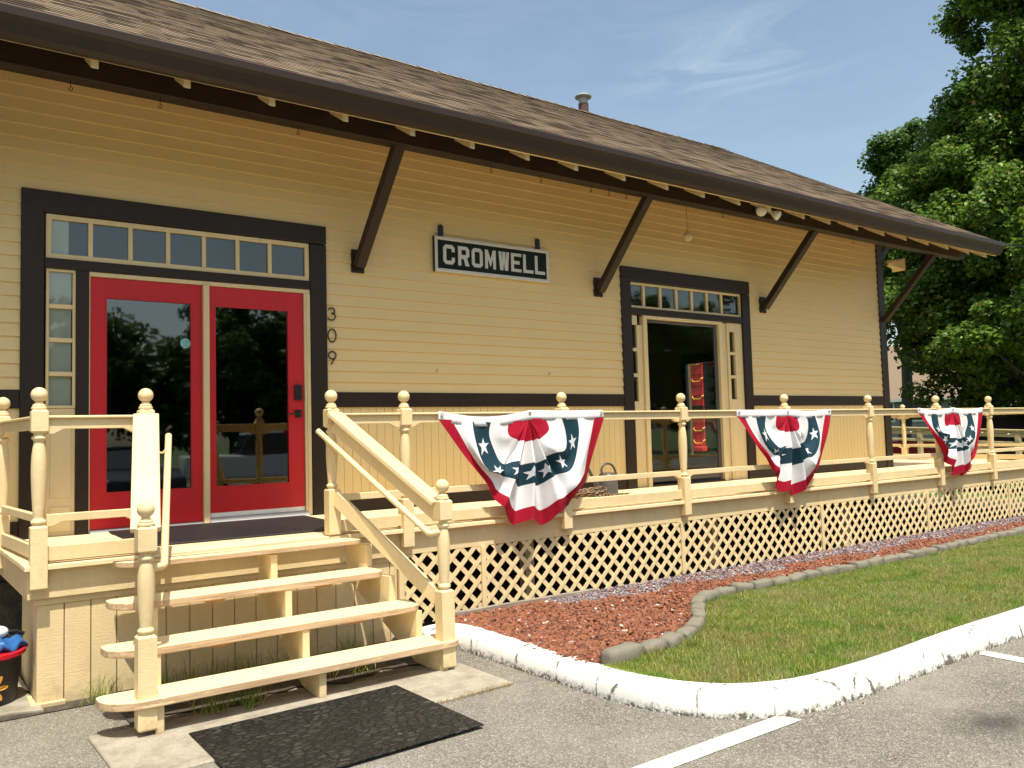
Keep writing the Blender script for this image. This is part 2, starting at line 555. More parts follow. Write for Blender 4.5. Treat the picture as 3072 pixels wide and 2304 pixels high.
    ck.inputs['Color2'].default_value = (0.30, 0.19, 0.10, 1)
    t.bsdf(ck.outputs['Color'], 0.8)

    for nm, c in (('bunting_white', (0.80, 0.80, 0.83)), ('bunting_red', (0.40, 0.008, 0.030)), ('bunting_blue', (0.012, 0.044, 0.066)), ('bunting_star', (0.72, 0.73, 0.76))):
        t = MT(nm)
        wv = t.noise(420, 2, 0.5)
        wr = t.noise(9, 4, 0.6)
        t.bsdf(t.mix(t.fr(wr, 0.3, 0.7, 0, 0.18), c, tuple(x * 0.72 for x in c)), 0.75, t.bump(t.math('ADD', wv, t.math('MULTIPLY', wr, 2.0)), 0.25, 0.006), trans=0.18, spec=0.2)

    t = MT('house_grey_siding')
    w = t.n.new('ShaderNodeTexWave')
    w.bands_direction = 'Z'
    w.wave_profile = 'SAW'
    w.inputs['Scale'].default_value = 0.8
    t.l.new(t.geo.outputs['Position'], w.inputs['Vector'])
    t.bsdf(t.mix(t.fr(t.noise(3), 0.3, 0.7), (0.20, 0.20, 0.21), (0.25, 0.25, 0.26)), 0.7, t.bump(w.outputs['Fac'], 0.6, 0.03))
    for nm, a, b in (('house_brown_roof', (0.19, 0.135, 0.085), (0.26, 0.19, 0.125)), ('house_grey_roof', (0.14, 0.12, 0.11), (0.22, 0.19, 0.17)), ('house_tan_wall', (0.36, 0.28, 0.17), (0.42, 0.33, 0.21))):
        t = MT(nm)
        n = t.noise(14, 5, 0.7)
        t.bsdf(t.mix(t.fr(n, 0.3, 0.7), a, b), 0.85, t.bump(n, 0.4, 0.01))
    t = MT('car_glass')
    t.bsdf((0.02, 0.024, 0.028), 0.06, spec=0.6)


make_ground()
CARW = paint('car_white', (0.72, 0.72, 0.72), 0.2, 0.02, 0.0)
CARD = paint('car_dark', (0.03, 0.034, 0.04), 0.2, 0.05, 0.0)
CARS = paint('car_silver', (0.36, 0.37, 0.38), 0.25, 0.03, 0.0)
M = MATS


# ------------------------------------------------------------------ mesh helpers
class MB:
    def __init__(s):
        s.v, s.f, s.mi, s.uv = [], [], [], None

    def add(s, vs, fs, mi=0):
        o = len(s.v)
        s.v += [tuple(p) for p in vs]
        s.f += [tuple(i + o for i in f) for f in fs]
        s.mi += [mi] * len(fs)
        return s

    def box(s, x0, x1, y0, y1, z0, z1, mi=0, faces_mi=None):
        vs = [(x0, y0, z0), (x1, y0, z0), (x1, y1, z0), (x0, y1, z0), (x0, y0, z1), (x1, y0, z1), (x1, y1, z1), (x0, y1, z1)]
        fs = [(0, 3, 2, 1), (4, 5, 6, 7), (0, 1, 5, 4), (1, 2, 6, 5), (2, 3, 7, 6), (3, 0, 4, 7)]
        s.add(vs, fs, mi)
        if faces_mi:
            for k, m in faces_mi.items():
                s.mi[len(s.mi) - 6 + k] = m
        return s

    def prism(s, poly, axis, a0, a1, mi=0):
        """poly: 2D points; extruded along axis ('x': poly=(y,z), 'y': poly=(x,z), 'z': poly=(x,y))"""
        n = len(poly)
        ar = sum(poly[i][0] * poly[(i + 1) % n][1] - poly[(i + 1) % n][0] * poly[i][1] for i in range(n))
        if ar < 0:
            poly = poly[::-1]

        def P(p, a):
            return {'x': (a, p[0], p[1]), 'y': (p[0], a, p[1]), 'z': (p[0], p[1], a)}[axis]
        vs = [P(p, a0) for p in poly] + [P(p, a1) for p in poly]
        fs = [tuple(range(n - 1, -1, -1)), tuple(range(n, 2 * n))]
        fs += [(i, (i + 1) % n, n + (i + 1) % n, n + i) for i in range(n)]
        if axis == 'y':
            fs = [f[::-1] for f in fs]
        return s.add(vs, fs, mi)

    def beam(s, p0, p1, w, h, up=(0, 0, 1), mi=0):
        p0, p1 = Vector(p0), Vector(p1)
        d = (p1 - p0).normalized()
        sd = d.cross(Vector(up)).normalized()
        u = sd.cross(d).normalized()
        vs = []
        for p in (p0, p1):
            for a, b in ((-1, -1), (1, -1), (1, 1), (-1, 1)):
                vs.append(p + sd * (a * w / 2) + u * (b * h / 2))
        return s.add(vs, [(0, 3, 2, 1)[::-1], (4, 5, 6, 7)[::-1], (0, 1, 5, 4)[::-1], (1, 2, 6, 5)[::-1], (2, 3, 7, 6)[::-1], (3, 0, 4, 7)[::-1]], mi)

    def tube(s, pts, r, n=10, mi=0, closed=False, caps=True, uvs=None):
        pts = [Vector(p) for p in pts]
        m = len(pts)
        rs = r if isinstance(r, (list, tuple)) else [r] * m
        o = len(s.v)
        prev = None
        for i, p in enumerate(pts):
            if closed:
                t = (pts[(i + 1) % m] - pts[i - 1])
            else:
                t = pts[min(i + 1, m - 1)] - pts[max(i - 1, 0)]
            t.normalize()
            if prev is None:
                a = Vector((0, 0, 1)) if abs(t.z) < 0.9 else Vector((1, 0, 0))
                prev = t.cross(a).normalized()
            prev = (prev - t * prev.dot(t)).normalized()
            b = t.cross(prev)
            for k in range(n):
                an = 2 * math.pi * k / n
                s.v.append(tuple(p + (prev * math.cos(an) + b * math.sin(an)) * rs[i]))
        for i in range(m if closed else m - 1):
            j = (i + 1) % m
            for k in range(n):
                k2 = (k + 1) % n
                s.f.append((o + i * n + k, o + i * n + k2, o + j * n + k2, o + j * n + k))
                s.mi.append(mi)
        if caps and not closed:
            s.f.append(tuple(o + k for k in range(n - 1, -1, -1)))
            s.f.append(tuple(o + (m - 1) * n + k for k in range(n)))
            s.mi += [mi, mi]
        return s

    def lathe(s, prof, c, n=20, mi=0, axis=(0, 0, 1)):
        """prof: (radius, height) pairs from bottom to top around the vertical through c"""
        q = Vector((0, 0, 1)).rotation_difference(Vector(axis).normalized())
        c = Vector(c)
        o = len(s.v)
        for r, h in prof:
            for k in range(n):
                a = 2 * math.pi * k / n
                s.v.append(tuple(c + q @ Vector((r * math.cos(a), r * math.sin(a), h))))
        for i in range(len(prof) - 1):
            for k in range(n):
                k2 = (k + 1) % n
                s.f.append((o + i * n + k, o + i * n + k2, o + (i + 1) * n + k2, o + (i + 1) * n + k))
                s.mi.append(mi)
        s.f.append(tuple(o + k for k in range(n - 1, -1, -1)))
        s.f.append(tuple(o + (len(prof) - 1) * n + k for k in range(n)))
        s.mi += [mi, mi]
        return s

    def ball(s, c, r, mi=0, n=20, m=12, sc=(1, 1, 1)):
        pr = [(max(1e-4, r * math.sin(math.pi * i / m)), -r * math.cos(math.pi * i / m)) for i in range(m + 1)]
        o = len(s.v)
        s.lathe(pr, (0, 0, 0), n, mi)
        for i in range(o, len(s.v)):
            v = s.v[i]
            s.v[i] = (c[0] + v[0] * sc[0], c[1] + v[1] * sc[1], c[2] + v[2] * sc[2])
        return s


def link(o, parent=None):
    COL.objects.link(o)
    if parent is not None:
        o.parent = parent
    return o


def wloc(o):
    l = Vector(o.location)
    while o.parent:
        o = o.parent
        l += Vector(o.location)
    return l


def obj(name, mb, mats, parent=None, bevel=0.0, smooth=False, seg=1, loc=None):
    """one mesh object; mb holds world coordinates (or local ones round loc)"""
    if not isinstance(mats, (list, tuple)):
        mats = [mats]
    me = bpy.data.meshes.new(name)
    base = wloc(parent) if parent is not None else Vector((0, 0, 0))
    if loc is None:
        vs = [(v[0] - base.x, v[1] - base.y, v[2] - base.z) for v in mb.v]
    else:
        vs = mb.v
    me.from_pydata(vs, [], mb.f)
    for m in mats:
        me.materials.append(m)
    if len(mats) > 1:
        me.polygons.foreach_set('material_index', np.array(mb.mi, dtype=np.int32))
    if mb.uv is not None:
        uvl = me.uv_layers.new(name='UVMap')
        uvl.data.foreach_set('uv', np.array(mb.uv, dtype=np.float32).ravel())
    me.update()
    if smooth:
        me.polygons.foreach_set('use_smooth', np.ones(len(me.polygons), dtype=bool))
        if smooth != 'all':
            me.set_sharp_from_angle(angle=rad(38))
    o = bpy.data.objects.new(name, me)
    link(o, parent)
    if loc is not None:
        o.location = Vector(loc) - base
    if bevel:
        b = o.modifiers.new('bevel', 'BEVEL')
        b.width = bevel
        b.segments = seg
        b.limit_method = 'ANGLE'
        b.angle_limit = rad(40)
    return o


def tag(o, label=None, cat=None, group=None, kind=None):
    if label:
        o['label'] = label
    if cat:
        o['category'] = cat
    if group:
        o['group'] = group
    if kind:
        o['kind'] = kind
    return o


def thing(name, loc, label, cat, group=None, rz=0.0):
    o = bpy.data.objects.new(name, None)
    o.empty_display_size = 0.1
    link(o)
    o.location = loc
    o.rotation_euler = (0, 0, rz)
    return tag(o, label, cat, group)


def structure(name, mb, mats, **k):
    return tag(obj(name, mb, mats, **k), kind='structure')


def np_mesh(name, V, faces, mat, parent=None, nper=3):
    """fast mesh from numpy arrays; faces (n, nper)"""
    me = bpy.data.meshes.new(name)
    me.vertices.add(len(V))
    base = wloc(parent) if parent is not None else Vector((0, 0, 0))
    me.vertices.foreach_set('co', (V - np.array(base)).astype(np.float32).ravel())
    nf = len(faces)
    me.loops.add(nf * nper)
    me.loops.foreach_set('vertex_index', faces.astype(np.int32).ravel())
    me.polygons.add(nf)
    me.polygons.foreach_set('loop_start', np.arange(0, nf * nper, nper, dtype=np.int32))
    me.polygons.foreach_set('loop_total', np.full(nf, nper, dtype=np.int32))
    me.materials.append(mat)
    me.update(calc_edges=True)
    o = bpy.data.objects.new(name, me)
    return link(o, parent)


def share(src, name, parent, off):
    """copy of a part with shared mesh data, moved by off"""
    c = src.copy()
    c.name = name
    COL.objects.link(c)
    c.parent = parent
    c.location = Vector(src.location) + Vector(off)
    for ch in src.children:
        d = ch.copy()
        COL.objects.link(d)
        d.parent = c
    return c


# ------------------------------------------------------------------ setting: ground, kerb, markings
def sheet(x0, x1, y0, y1, z, th=0.02):
    return MB().box(x0, x1, y0, y1, z - th, z)


def frame_sheet():
    """the ground: asphalt lot in front, one sheet to the horizon"""
    mb = MB()
    mb.add([(-400, -400, GZ), (400, -400, GZ), (400, 400, GZ), (-400, 400, GZ)], [(0, 1, 2, 3)])
    return mb


structure('ground', MB().add([(-600, -600, GZ - 0.03), (900, -600, GZ - 0.03), (900, 900, GZ - 0.03), (-600, 900, GZ - 0.03)], [(0, 1, 2, 3)]), M['far_grass'])
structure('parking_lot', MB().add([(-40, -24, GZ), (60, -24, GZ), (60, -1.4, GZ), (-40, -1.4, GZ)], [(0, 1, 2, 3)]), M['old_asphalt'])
structure('soil', MB().add([(-12, -1.75, GZ + 0.006), (14, -1.75, GZ + 0.006), (14, 8.4, GZ + 0.006), (-12, 8.4, GZ + 0.006)], [(0, 1, 2, 3)]), M['dark_soil'])
# dirt strip under the stairs with ragged front edge
mb = MB()
pts = [(-2.12, -1.5)]
xs = np.linspace(-2.12, -0.1, 22)
pts = [(x, -2.30 + 0.05 * math.sin(9 * x) + 0.03 * math.sin(31 * x)) for x in xs] + [(-0.1, -1.5), (-2.12, -1.5)]
mb.add([(a, b, GZ + 0.010) for a, b in pts], [tuple(range(len(pts)))])
structure('stair_soil', mb, M['dark_soil'])
# concrete slab at the foot of the stairs (and a small one by the corner)
structure('concrete_slab', MB().prism([(-2.34, -2.37), (-2.31, -3.14), (-0.62, -3.08), (-0.10, -3.06), (-0.12, -2.44), (-1.2, -2.40)], 'z', GZ - 0.05, GZ + 0.016), M['concrete_slab'], bevel=0.006)
structure('concrete_pad', MB().prism([(-4.2, -1.64), (-2.62, -1.66), (-2.47, -1.72), (-2.52, -1.2), (-2.6, 0.2), (-4.2, 0.2)], 'z', GZ - 0.05, GZ + 0.022), M['concrete_slab'], bevel=0.006)


def smooth_path(pts, step):
    P = [Vector((*p, 0)) for p in pts]
    out = []
    for i in range(len(P) - 1):
        p0, p1, p2, p3 = P[max(i - 1, 0)], P[i], P[i + 1], P[min(i + 2, len(P) - 1)]
        n = max(2, int((p2 - p1).length / step))
        for k in range(n):
            t = k / n
            out.append(0.5 * ((2 * p1) + (p2 - p0) * t + (2 * p0 - 5 * p1 + 4 * p2 - p3) * t * t + (3 * p1 - p0 - 3 * p2 + p3) * t ** 3))
    out.append(P[-1])
    return out


KERB = [(-0.32, -2.02), (-0.10, -1.93), (0.10, -1.93), (0.19, -2.12), (0.205, -2.5), (0.22, -3.0), (0.235, -3.45), (0.27, -3.78), (0.36, -4.05), (0.54, -4.26), (0.80, -4.385), (1.15, -4.435), (1.7, -4.44), (2.6, -4.42), (4, -4.405), (7, -4.39), (11, -4.38), (18, -4.38)]


def build_kerb():
    path = smooth_path(KERB, 0.045)
    prof = [(-0.105, -0.03), (-0.105, 0.02), (-0.098, 0.075), (-0.078, 0.115), (-0.045, 0.138), (0.0, 0.147), (0.045, 0.138), (0.075, 0.118), (0.088, 0.09), (0.088, -0.03)]
    mb = MB()
    n = len(prof)
    for i, p in enumerate(path):
        t = (path[min(i + 1, len(path) - 1)] - path[max(i - 1, 0)]).normalized()
        nn = Vector((-t.y, t.x, 0))   # left of travel = lawn side
        w = 1 + 0.03 * math.sin(i * 0.11) + 0.006 * math.sin(i * 0.91)
        for a, b in prof:
            jx = random.uniform(-0.0012, 0.0012)
            q = p + nn * (a * w + jx)
            mb.v.append((q.x, q.y, GZ + b + 0.004 * math.sin(i * 0.13) + random.uniform(-0.001, 0.001)))
    for i in range(len(path) - 1):
        for k in range(n - 1):
            mb.f.append((i * n + k, i * n + k + 1, (i + 1) * n + k + 1, (i + 1) * n + k))
            mb.mi.append(0)
    mb.f.append(tuple(range(n)))
    mb.f.append(tuple((len(path) - 1) * n + k for k in range(n - 1, -1, -1)))
    mb.mi += [0, 0]
    # outward winding
    mb.f = [f[::-1] for f in mb.f]
    structure('kerb', mb, M['kerb_white_paint'], smooth='all')


build_kerb()
mk = MB()
mk.add([(-3.2, -4.452, GZ + 0.004), (0.66, -4.425, GZ + 0.004), (0.69, -4.545, GZ + 0.004), (-3.2, -4.565, GZ + 0.004)], [(0, 3, 2, 1)])
structure('road_marking', mk, M['road_marking_paint'])
mk = MB()
mk.add([(2.61, -4.54, GZ + 0.004), (2.73, -4.51, GZ + 0.004), (2.74, -9.5, GZ + 0.004), (2.61, -9.5, GZ + 0.004)], [(0, 3, 2, 1)])
structure('road_marking', mk, M['road_marking_paint'])

EDGE = [(0.30, -3.44), (0.55, -3.425), (0.80, -3.41), (1.06, -3.34), (1.30, -3.24), (1.52, -3.10), (1.70, -2.95), (1.86, -2.79), (2.05, -2.63), (2.30, -2.53), (2.7, -2.51), (3.3, -2.535), (4.2, -2.54), (5.2, -2.56), (6.5, -2.51), (8.3, -2.46), (11, -2.44), (15, -2.44)]
EPATH = smooth_path(EDGE, 0.05)
EX = np.array([p.x for p in EPATH])
EYs = np.array([p.y for p in EPATH])
KP = smooth_path(KERB, 0.05)
KX = np.array([p.x for p in KP])
KY = np.array([p.y for p in KP])


def edge_y(x):
    return np.interp(x, EX, EYs)


def kerb_y(x):
    i = np.argmin(np.abs(KX - 0.27) + (KY > -3.7) * 9)
    return np.interp(x, KX[i:], KY[i:])


# bed base and lawn base
bed = [(0.20, -1.69), (0.20, -3.5)] + [(p.x, p.y) for p in EPATH[::4]] + [(15, -2.44), (15, -1.69)]
structure('bed_soil', MB().add([(a, b, BZ - 0.012) for a, b in bed], [tuple(range(len(bed)))]), M['red_stones'])
lawn = [(0.24, -3.44)] + [(p.x, p.y) for p in KP if p.y < -3.44] + [(p.x, p.y) for p in EPATH[::-4]]
structure('lawn', MB().add([(a, b, BZ - 0.008) for a, b in lawn], [tuple(range(len(lawn)))]), M['lawn_soil'])


def rock_field(name, pts, size, mat):
    """many small angular stones as one mesh"""
    ico = bmesh.new()
    bmesh.ops.create_icosphere(ico, subdivisions=1, radius=1.0)
    iv = np.array([v.co[:] for v in ico.verts])
    fc = np.array([[v.index for v in f.verts] for f in ico.faces])
    ico.free()
    n = len(pts)
    sc = size * rng.uniform(0.45, 1.25, (n, 1)) * np.stack([rng.uniform(0.7, 1.5, n), rng.uniform(0.55, 1.0, n), rng.uniform(0.4, 0.8, n)], 1)
    ja = rng.uniform(0.55, 1.3, (n, len(iv), 1))
    v = iv[None] * ja * sc[:, None, :]
    a = rng.uniform(0, 6.28, n)
    b = rng.normal(0, 0.4, n)
    ca, sa, cb, sb = np.cos(a), np.sin(a), np.cos(b), np.sin(b)
    x = v[..., 0] * cb[:, None] + v[..., 2] * sb[:, None]
    z = -v[..., 0] * sb[:, None] + v[..., 2] * cb[:, None]
    y = v[..., 1]
    X = x * ca[:, None] - y * sa[:, None]
    Y = x * sa[:, None] + y * ca[:, None]
    V = np.stack([X, Y, z], -1) + pts[:, None, :]
    Fa = fc[None] + (np.arange(n) * len(iv))[:, None, None]
    return tag(np_mesh(name, V.reshape(-1, 3), Fa.reshape(-1, 3), mat), kind='stuff')


def bed_points(n, x0, x1, purple):
    x = x0 + (x1 - x0) * rng.random(n) ** 1.35
    y = rng.uniform(-3.5, -1.68, n)
    ok = (y > edge_y(x) + 0.05)
    wob = 0.06 * np.sin(3.1 * x) + 0.05 * np.sin(7.7 * x + 1)
    strip = (x > 1.2) & (y > -2.06 - np.clip((1.8 - x), 0, 1) * -0.38 + wob)
    ok &= (strip if purple else (~strip | (rng.random(n) < 0.10)))
    x, y = x[ok], y[ok]
    z = BZ - 0.004 + rng.uniform(0, 0.014, len(x))
    return np.stack([x, y, z], 1)


rock_field('red_gravel', bed_points(40000, 0.22, 11.5, False), 0.0205, M['red_stones'])
rock_field('purple_gravel', bed_points(42000, 1.2, 11.5, True), 0.0135, M['purple_stones'])
# loose chips that have rolled off the bed
ch = np.stack([rng.uniform(-1.8, 3.0, 26), rng.uniform(-6.2, -4.6, 26), np.full(26, GZ + 0.004)], 1)
rock_field('loose_chips', ch, 0.008, M['red_stones'])


def grass_field(name, n, region, mat, lmin, lmax, wid):
    P = region(n)
    n = len(P)
    a = rng.uniform(0, 6.28, n)
    L = rng.uniform(lmin, lmax, n)
    lean = rng.uniform(0.1, 0.9, n)
    d = rng.uniform(0, 6.28, n)
    wx, wy = np.cos(a) * wid, np.sin(a) * wid
    dx, dy = np.cos(d) * L * lean, np.sin(d) * L * lean
    H = L * np.sqrt(np.clip(1 - 0.6 * lean ** 2, 0.2, 1))
    b0 = P + np.stack([-wx, -wy, 0 * wx], 1)
    b1 = P + np.stack([wx, wy, 0 * wx], 1)
    m0 = P + np.stack([-wx * .7 + dx * .35, -wy * .7 + dy * .35, H * .6], 1)
    m1 = P + np.stack([wx * .7 + dx * .35, wy * .7 + dy * .35, H * .6], 1)
    tp = P + np.stack([dx, dy, H], 1)
    V = np.stack([b0, b1, m1, m0, tp], 1).reshape(-1, 3)
    o = (np.arange(n) * 5)[:, None]
    T = np.concatenate([o + np.array([[0, 1, 2]]), o + np.array([[0, 2, 3]]), o + np.array([[3, 2, 4]])], 0)
    return tag(np_mesh(name, V, T, mat), kind='stuff')


def lawn_region(n):
    x = 0.25 + 12.5 * rng.random(n) ** 1.9
    y = rng.uniform(-4.36, -2.4, n)
    pt = np.sin(2.3 * x + 1.7 * y) + np.sin(5.1 * x - 3.9 * y + 1) + .8 * np.sin(9.7 * x + 8.3 * y + 2) + .7 * np.sin(17 * x - 13 * y)
    ok = rng.random(n) < np.clip(.80 - .22 * pt, .25, 1)
    ok &= (y < edge_y(x) - 0.06) & (y > kerb_y(x) + 0.085) & ((x > 0.42) | (y > -3.95))
    return np.stack([x[ok], y[ok], np.full(ok.sum(), BZ - 0.008)], 1)


grass_field('lawn_grass', 250000, lawn_region, M['grass_blades'], 0.010, 0.040, 0.0019)


def tuft_region(n):
    c = np.concatenate([lawn_region(120)[:60], np.stack([rng.uniform(0.4, 2.0, 14), edge_y(np.linspace(0.4, 2.0, 14)) - 0.09, np.full(14, BZ)], 1)])
    P = c[rng.integers(0, len(c), n)] + np.stack([rng.normal(0, 0.035, n), rng.normal(0, 0.035, n), np.zeros(n)], 1)
    return P[(P[:, 1] < edge_y(P[:, 0]) - 0.05) & (P[:, 1] > kerb_y(P[:, 0]) + 0.06)]


grass_field('lawn_tufts', 5000, tuft_region, M['grass_blades'], 0.03, 0.075, 0.0021)


def weed_region(n):
    c = np.array([(-1.80, -1.72), (-1.65, -1.70), (-1.45, -1.68), (-1.3, -1.72), (-1.15, -1.9), (-0.95, -2.15), (-0.7, -2.2), (-1.7, -2.4), (-1.5, -2.42), (-2.16, -1.72), (-0.62, -1.8)])
    P = c[rng.integers(0, len(c), n)] + rng.normal(0, 0.05, (n, 2))
    P = P[P[:, 1] < -1.66]
    return np.concatenate([P, np.full((len(P), 1), GZ + 0.006)], 1)


grass_field('weeds', 700, weed_region, M['grass_blades'], 0.05, 0.22, 0.0024)

def dry_region(n):
    t_ = rng.random(n)
    seg = rng.integers(0, 3, n)
    a = np.array([(-0.10, -3.065), (0.14, -2.3), (0.25, -3.75)])[seg]
    b = np.array([(-0.66, -3.085), (0.13, -3.4), (0.75, -4.50)])[seg]
    P = a + (b - a) * t_[:, None] + rng.normal(0, .012, (n, 2)) - np.where(seg[:, None] > 0, np.array([[.03, .0]]), 0)
    P = P[rng.random(n) < np.where(seg > 0, .25, 1)]
    return np.concatenate([P, np.full((len(P), 1), GZ + .004)], 1)


td = MT('dry_grass_blades')
td.bsdf(td.ramp(td.geo.outputs['Random Per Island'], [(0, (.22, .13, .05)), (.6, (.42, .28, .12)), (1, (.30, .30, .08))]), .8)
grass_field('dry_grass', 1500, dry_region, M['dry_grass_blades'], .008, .030, .0012)

# edging stones: each one its own thing
def build_edging():
    acc, i, k = 0.0, 0, 0
    L = [0]
    for a, b in zip(EPATH[:-1], EPATH[1:]):
        L.append(L[-1] + (b - a).length)
    L = np.array(L)

    def at(s):
        return Vector((np.interp(s, L, EX), np.interp(s, L, EYs), 0))
    names = ['largest rounded grey edging stone, at the kerb end of the row', 'second grey edging stone from the kerb, after the largest', 'third grey edging stone from the kerb, along the red gravel tip', 'fourth grey edging stone from the kerb, at the start of the bend', 'fifth grey edging stone from the kerb, low on the bend', 'sixth grey edging stone from the kerb, midway round the bend', 'seventh grey edging stone from the kerb, high on the bend', 'eighth grey edging stone from the kerb, where the bend straightens']
    s = 0.02
    while s < L[-1] - 0.4 and k < 48:
        ln = 0.30 if k == 0 else random.uniform(0.225, 0.285)
        a, b = at(s), at(s + ln)
        c = (a + b) / 2
        t = (b - a).normalized()
        hw, hh = random.uniform(0.050, 0.060), random.uniform(0.038, 0.050) + (0.02 if k == 0 else 0)
        bm = bmesh.new()
        bmesh.ops.create_cube(bm, size=1.0)
        bmesh.ops.subdivide_edges(bm, edges=bm.edges[:], cuts=3, use_grid_fill=True)
        for v in bm.verts:
            x, y, z = v.co * 2
            # superellipsoid softening, flatter ends so neighbours meet
            q = (abs(y) ** 4 + abs(z) ** 4) ** 0.25
            f = 1.0 / max(1e-3, (abs(y) ** 5 + abs(z) ** 5) ** (1 / 5)) * max(abs(y), abs(z))
            y, z = y * f, z * f
            e = 1 - 0.13 * abs(x) ** 5
            v.co = ((x * (ln / 2 - 0.006)), y * hw * e + random.uniform(-.006, .006), z * hh * e + random.uniform(-.005, .005) + .006 * math.sin(x * 2.5 + k))
        me = bpy.data.meshes.new('edging_stone')
        bm.to_mesh(me)
        bm.free()
        me.materials.append(M['edging_concrete'])
        me.polygons.foreach_set('use_smooth', np.ones(len(me.polygons), dtype=bool))
        o = link(bpy.data.objects.new('edging_stone', me))
        o.location = (c.x, c.y, BZ + hh * 0.25)
        o.rotation_euler = (random.uniform(-.12, .08), random.uniform(-.06, .06), math.atan2(t.y, t.x) + random.uniform(-.09, .09))
        tag(o, names[k] if k < len(names) else 'grey concrete edging stone in the straight row between red gravel and lawn', 'edging stone', 'edging stones between gravel bed and lawn')
        s += ln + 0.006
        k += 1


build_edging()
tag(obj('landscape_timber', MB().beam((0.16, -1.735, BZ + 0.015), (1.75, -1.705, BZ + 0.0), 0.04, 0.06), M['grey_timber'], bevel=0.004), 'weathered grey timber strip at the foot of the lattice', 'timber')

# ------------------------------------------------------------------ the depot building
RS = 0.579                      # roof slope
EY, EZ = -1.40, 3.455           # eave edge
RIDGE_Y = 4.0
RZ = EZ + RS * (RIDGE_Y - EY)
XL, XR = -7.5, 9.413            # front wall extent (corner board beyond XR)
BACK = 8.0
C1 = (-2.466, 0.011)            # entrance casing extents
C2 = (3.782, 6.178)
CT = 2.688

B = thing('depot_building', (1.0, 4.0, GZ), 'cream clapboard station building with brown shingle roof and dark brown trim', 'building')


def build_walls():
    # clapboards
    mb = MB()
    z = 1.125
    k = 0
    while z < 3.93:
        z1 = z + 0.1037
        spans = [(XL, XR)]
        if z < CT - 0.01:
            spans = [(XL, C1[0] + 0.01), (C1[1] - 0.01, C2[0] + 0.01), (C2[1] - 0.01, XR)]
        for a, b in spans:
            # split long runs into board lengths with slight variation
            xs = [a]
            while b - xs[-1] > 5.5:
                xs.append(xs[-1] + random.uniform(3.4, 4.8))
            xs.append(b)
            for c, d in zip(xs[:-1], xs[1:]):
                t = 0.0175 + random.uniform(-.0008, .0008)
                mb.prism([(-t, z - 0.004), (0.012, z - 0.004), (0.012, z1 + 0.02), (-0.0015, z1 + 0.004)], 'x', c, d - (0.001 if d != b else 0))
        z = z1
        k += 1
    obj('clapboard_siding', mb, SIDING, B)
    # wainscot below the belt: beadboard with v grooves
    for a, b in ((XL, C1[0] + .01), (C1[1] - .01, C2[0] + .01), (C2[1] - .01, XR)):
        mb = MB()
        n = max(1, int((b - a) / 0.085))
        w = (b - a) / n
        for i in range(n):
            x0, x1 = a + i * w, a + (i + 1) * w
            mb.prism([(x0, 0.004), (x0 + .003, -0.004), (x1 - .003, -0.004), (x1, 0.004), (x1, .02), (x0, .02)], 'z', 0.10, 1.0)
        obj('beadboard_wainscot', mb, SIDING, B)
    for a, b in ((XL, C1[0]), (C1[1], C2[0]), (C2[1], XR)):
        obj('belt_board', MB().box(a + .001, b - .001, -0.026, 0.02, 0.985, 1.128), BROWN, B, bevel=0.003)
        obj('baseboard', MB().box(a + .001, b - .001, -0.022, 0.02, -0.02, 0.135), BROWN, B, bevel=0.003)
    obj('corner_board', MB().box(XR, 9.585, -0.030, 0.16, -0.02, 3.95), BROWN, B, bevel=0.004)
    # backing shell: front wall in four pieces round the openings, back wall, gables, floor, ceiling
    mb = MB()
    y0, y1 = 0.02, 0.16
    mb.box(XL, C1[0] + .12, y0, y1, -.3, 3.9)
    mb.box(C1[1] - .12, C2[0] + .12, y0, y1, -.3, 3.9)
    mb.box(C2[1] - .12, XR, y0, y1, -.3, 3.9)
    for c in (C1, C2):
        mb.box(c[0] + .12, c[1] - .12, y0, y1, 2.54, 3.9)
        mb.box(c[0] + .12, c[1] - .12, y0, y1, -.3, -0.012)
    mb.box(XL, 9.40, BACK - .14, BACK, -.3, 3.9)
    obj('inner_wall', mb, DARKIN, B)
    obj('foundation', MB().box(XL, 9.5, 0.03, 0.22, GZ - .05, -.31), M['dark_soil'], B)
    # gables (the right one has the side door seen through the building)
    def gab(y):
        return EZ + RS * (min(y, 2 * RIDGE_Y - y) - EY) - 0.22
    mb = MB()
    dy0, dy1, dz0, dz1 = 3.0, 4.16, 0.17, 2.05
    for (ya, yb, za, top) in ((0.16, dy0, -.3, None), (dy1, BACK, -.3, None)):
        ys = [ya] + ([RIDGE_Y] if ya < RIDGE_Y < yb else []) + [yb]
        poly = [(ya, za), (yb, za)] + [(y, gab(y)) for y in ys[::-1]]
        mb.prism(poly, 'x', 9.40, 9.57)
    mb.prism([(dy0, dz1), (dy1, dz1), (dy1, gab(dy1)), (RIDGE_Y, gab(RIDGE_Y)), (dy0, gab(dy0))], 'x', 9.40, 9.57)
    mb.box(9.40, 9.57, dy0, dy1, -.3, dz0 - .0)
    obj('gable_wall', mb, SIDING, B)
    poly = [(0.0, -.3), (BACK, -.3), (BACK, gab(BACK)), (RIDGE_Y, gab(RIDGE_Y)), (0, gab(0))]
    obj('gable_wall', MB().prism(poly, 'x', XL - .12, XL), SIDING, B)
    mb = MB().box(9.33, 9.40, dy1 - .09, dy1 + .02, dz0, dz1 + .1).box(9.33, 9.40, dy0, dy1 - .09, dz1 - .07, dz1 + .1)
    obj('side_door_frame', mb, PLASTICGREY, B)
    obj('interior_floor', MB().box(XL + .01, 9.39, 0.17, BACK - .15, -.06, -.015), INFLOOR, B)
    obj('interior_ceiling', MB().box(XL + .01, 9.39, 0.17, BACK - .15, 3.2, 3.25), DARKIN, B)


build_walls()


